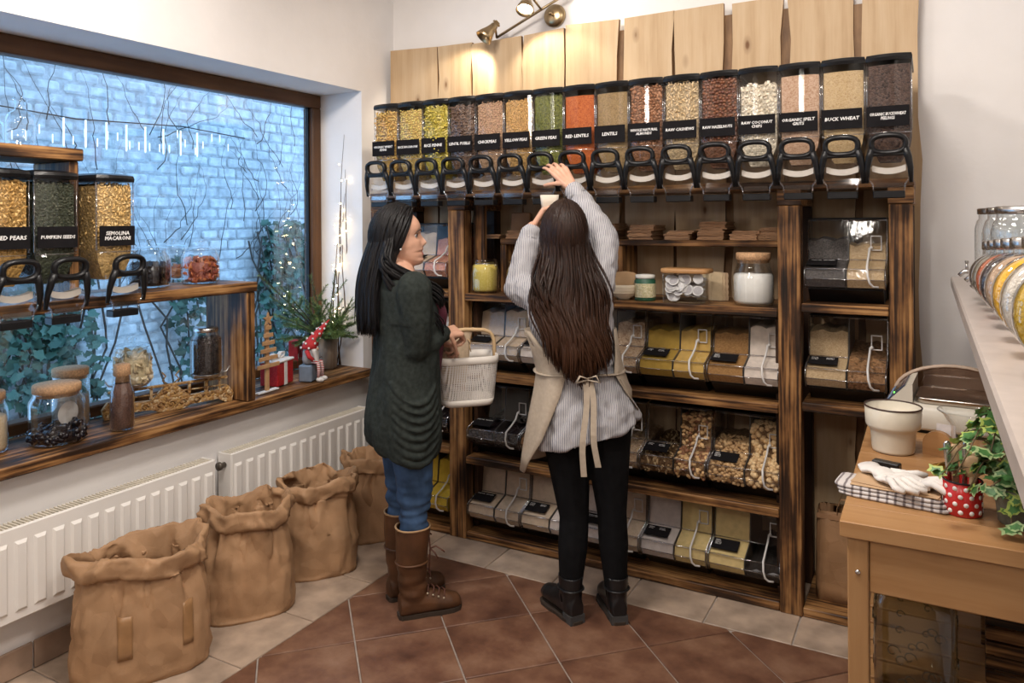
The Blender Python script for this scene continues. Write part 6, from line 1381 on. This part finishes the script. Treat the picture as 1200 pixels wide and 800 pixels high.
w1, w3 = wrink(.012, 16, 16, 5, 9), wrink(.007, 26, 26, 26, 4)
organic('striped_shirt', b, [STRP], B, .0052, 3, lambda p: w1(p) * (1 if p.z < 1.0 else .3) + w3(p))
for w_, e_ in ((wR, eR), (wL, eL)):
    d = (e_ - w_).normalized(); b = MB(); q = d.to_track_quat('Z', 'Y').to_matrix().to_4x4(); q.translation = w_ + d * .012; b.lathe([(.034, 0), (.039, .003), (.041, .035), (.043, .05), (.038, .05), (.034, .004)], 24, 0, q, False, False); local(b, B, 'cuff', STRP)
BLK = plain('black_leggings', (.008, .008, .009), .9, spec=.1, var=.2)
b = MB(); chain(b, [jL + Vector((0, 0, .06)), jL - Vector((0, 0, .08)), kL, lerp(kL, aL, .38), aL], [.10, .088, .058, .058, .040]); chain(b, [jR + Vector((0, 0, .06)), jR - Vector((0, 0, .08)), kR, lerp(kR, aR, .38), aR], [.10, .088, .058, .058, .040]); organic('leggings', b, [BLK], B, .0055, 3)
BBT = plain('black_boot_leather', (.010, .010, .011), .32, spec=.5, var=.2, bs=.3, bscale=60)
for an, vx, nm in ((aL, WL(-.106, .20, 0), 0), (aR, WL(-.03, .24, 0), 1)):
    MF = Matrix.Translation((an.x, an.y, 0)) @ Matrix.Rotation(math.atan2(vx.y, vx.x) - PI / 2, 4, 'Z')
    b = MB(); foot(b, MF, .24, .042, .088, .022); b.loft([[MF @ Vector(p) for p in sring(0, cy, z, a, bb, 24, 2.2)] for z, cy, a, bb in ((.05, -.005, .036, .048), (.10, -.005, .040, .048), (.16, -.004, .045, .050), (.175, -.004, .046, .051), (.17, -.004, .040, .045), (.12, -.004, .03, .035))])
    bt = organic('ankle_boot', b, [BBT], B, .0045, 2); local(boot_sole(MF, .24, .042, .012), B, 'sole', SOLE, bt)
    b = MB(); b.loft([[MF @ Vector((x, y, z)) for x, y in ((-.032, -.055), (.032, -.055), (.034, -.0), (-.034, 0))] for z in (.0006, .034)], 0, False); local(b, B, 'heel', plain('grey_heel', (.05, .05, .05), .7), bt)
    b = MB(); b.tube([MF @ Vector(p) for p in sring(0, -.004, .125, .0455, .0515, 24, 2.2)], .006, 6, 0, True, flat=.5); local(b, B, 'strap', BBT, bt); b = MB(); b.box((0, 0, 0), (.004, .016, .018), .001, 0, MF @ TR((.047, -.004, .125))); local(b, B, 'buckle', STEEL, bt)
# apron: wraps the front, open at the back, ties hanging behind
APR = plain('linen_apron', (.42, .345, .265), .9, var=.08, vs=70, bs=.25, bscale=240)
def sheet(name, rows, th0, th1, thick=.004, n=30):
    b = MB(); R = []
    for px, py, a, bb in rows:
        c = iB @ atD(px, py, 2.945); o_, i_ = [], []
        for k in range(n + 1):
            t = lerp(th0(py), th1(py), k / n); w_ = 1 + .02 * math.sin(t * 11 + py * .02); o_.append(MBm @ Vector((c.x + a * w_ * math.cos(t), c.y + bb * w_ * math.sin(t), c.z))); i_.append(MBm @ Vector((c.x + (a - thick) * w_ * math.cos(t), c.y + (bb - thick) * w_ * math.sin(t), c.z)))
        R.append(o_ + i_[::-1])
    b.loft(R); return local(b, B, name, APR)
D2 = math.radians
sheet('apron_panel', [(668, 385, .180, .125), (674, 410, .172, .125), (679, 432, .170, .132), (682, 455, .190, .150), (684, 480, .212, .166), (684, 505, .226, .178), (682, 530, .232, .184), (681, 548, .235, .186)], lambda y: D2(interp(y, [385, 432, 455, 500, 548], [-20, -45, -36, 20, 60])), lambda y: D2(interp(y, [385, 432, 480, 505, 548], [205, 246, 228, 220, 192])))
c0 = iB @ atD(679, 433, 2.945); b = MB(); b.tube([MBm @ Vector((c0.x + .168 * math.cos(t), c0.y + .128 * math.sin(t), c0.z + .004 * math.sin(3 * t))) for t in [2 * PI * k / 40 for k in range(40)]], .013, 6, 0, True, flat=.25, up=(0, 0, 1)); local(b, B, 'waist_tie', APR)
for px0, px1, y1 in ((679, 675, 541), (684, 691, 531)):
    b = MB(); pts = []
    for k in range(9): f = k / 8; q = iB @ atD(lerp(px0, px1, f) + 2 * math.sin(f * 7), lerp(436, y1, f), 2.945); pts.append(MBm @ Vector((q.x, c0.y - interp(f, [0, .3, .65, 1], [.150, .162, .178, .172]), q.z)))
    R = [[p + cR * sx * .011 + cF * sy * .0012 for sx, sy in ((-1, -1), (1, -1), (1, 1), (-1, 1))] for p in pts]; b.loft(R, 0, False); local(b, B, 'tie_ribbon', APR)
for s_ in (-1, 1): b = MB(); q = iB @ atD(681, 434, 2.945); b.tube([MBm @ Vector((q.x, c0.y - .152, q.z)), MBm @ Vector((q.x + s_ * .03, c0.y - .165, q.z + .012)), MBm @ Vector((q.x + s_ * .045, c0.y - .165, q.z - .012)), MBm @ Vector((q.x, c0.y - .154, q.z - .004))], .008, 6, flat=.35); local(b, B, 'bow_loop', APR)
for s_ in (-1, 1):
    b = MB(); b.tube([iB and LB(s_ * .085 + (iB @ nk).x, (iB @ nk).y + .07, 1.26), LB(s_ * .105 + (iB @ nk).x, (iB @ nk).y + .0, 1.365), LB(s_ * .11 + (iB @ nk).x, (iB @ nk).y - .075, 1.29), LB(-s_ * .06 + (iB @ ch).x, (iB @ ch).y - .112, 1.10)], .010, 6, flat=.3); local(b, B, 'shoulder_strap', APR)
# small paper bag in the left hand under the dispenser
pb_ = atD(644, 240, 3.225); t = thing('paper_bag', 'small open white paper bag held under the dispenser in the raised left hand', 'paper bag', (pb_.x, pb_.y, pb_.z - .05), yawB)
b = MB(); b.loft([sring(0, 0, z, a, w_, 24, 4) for z, a, w_ in ((0, .030, .018), (.06, .036, .024), (.092, .040, .03), (.092, .038, .028), (.02, .028, .016))], 0, True, True, True); b.obj('paper_body', plain('white_bag_paper', (.66, .58, .48), .8, var=.05), t)
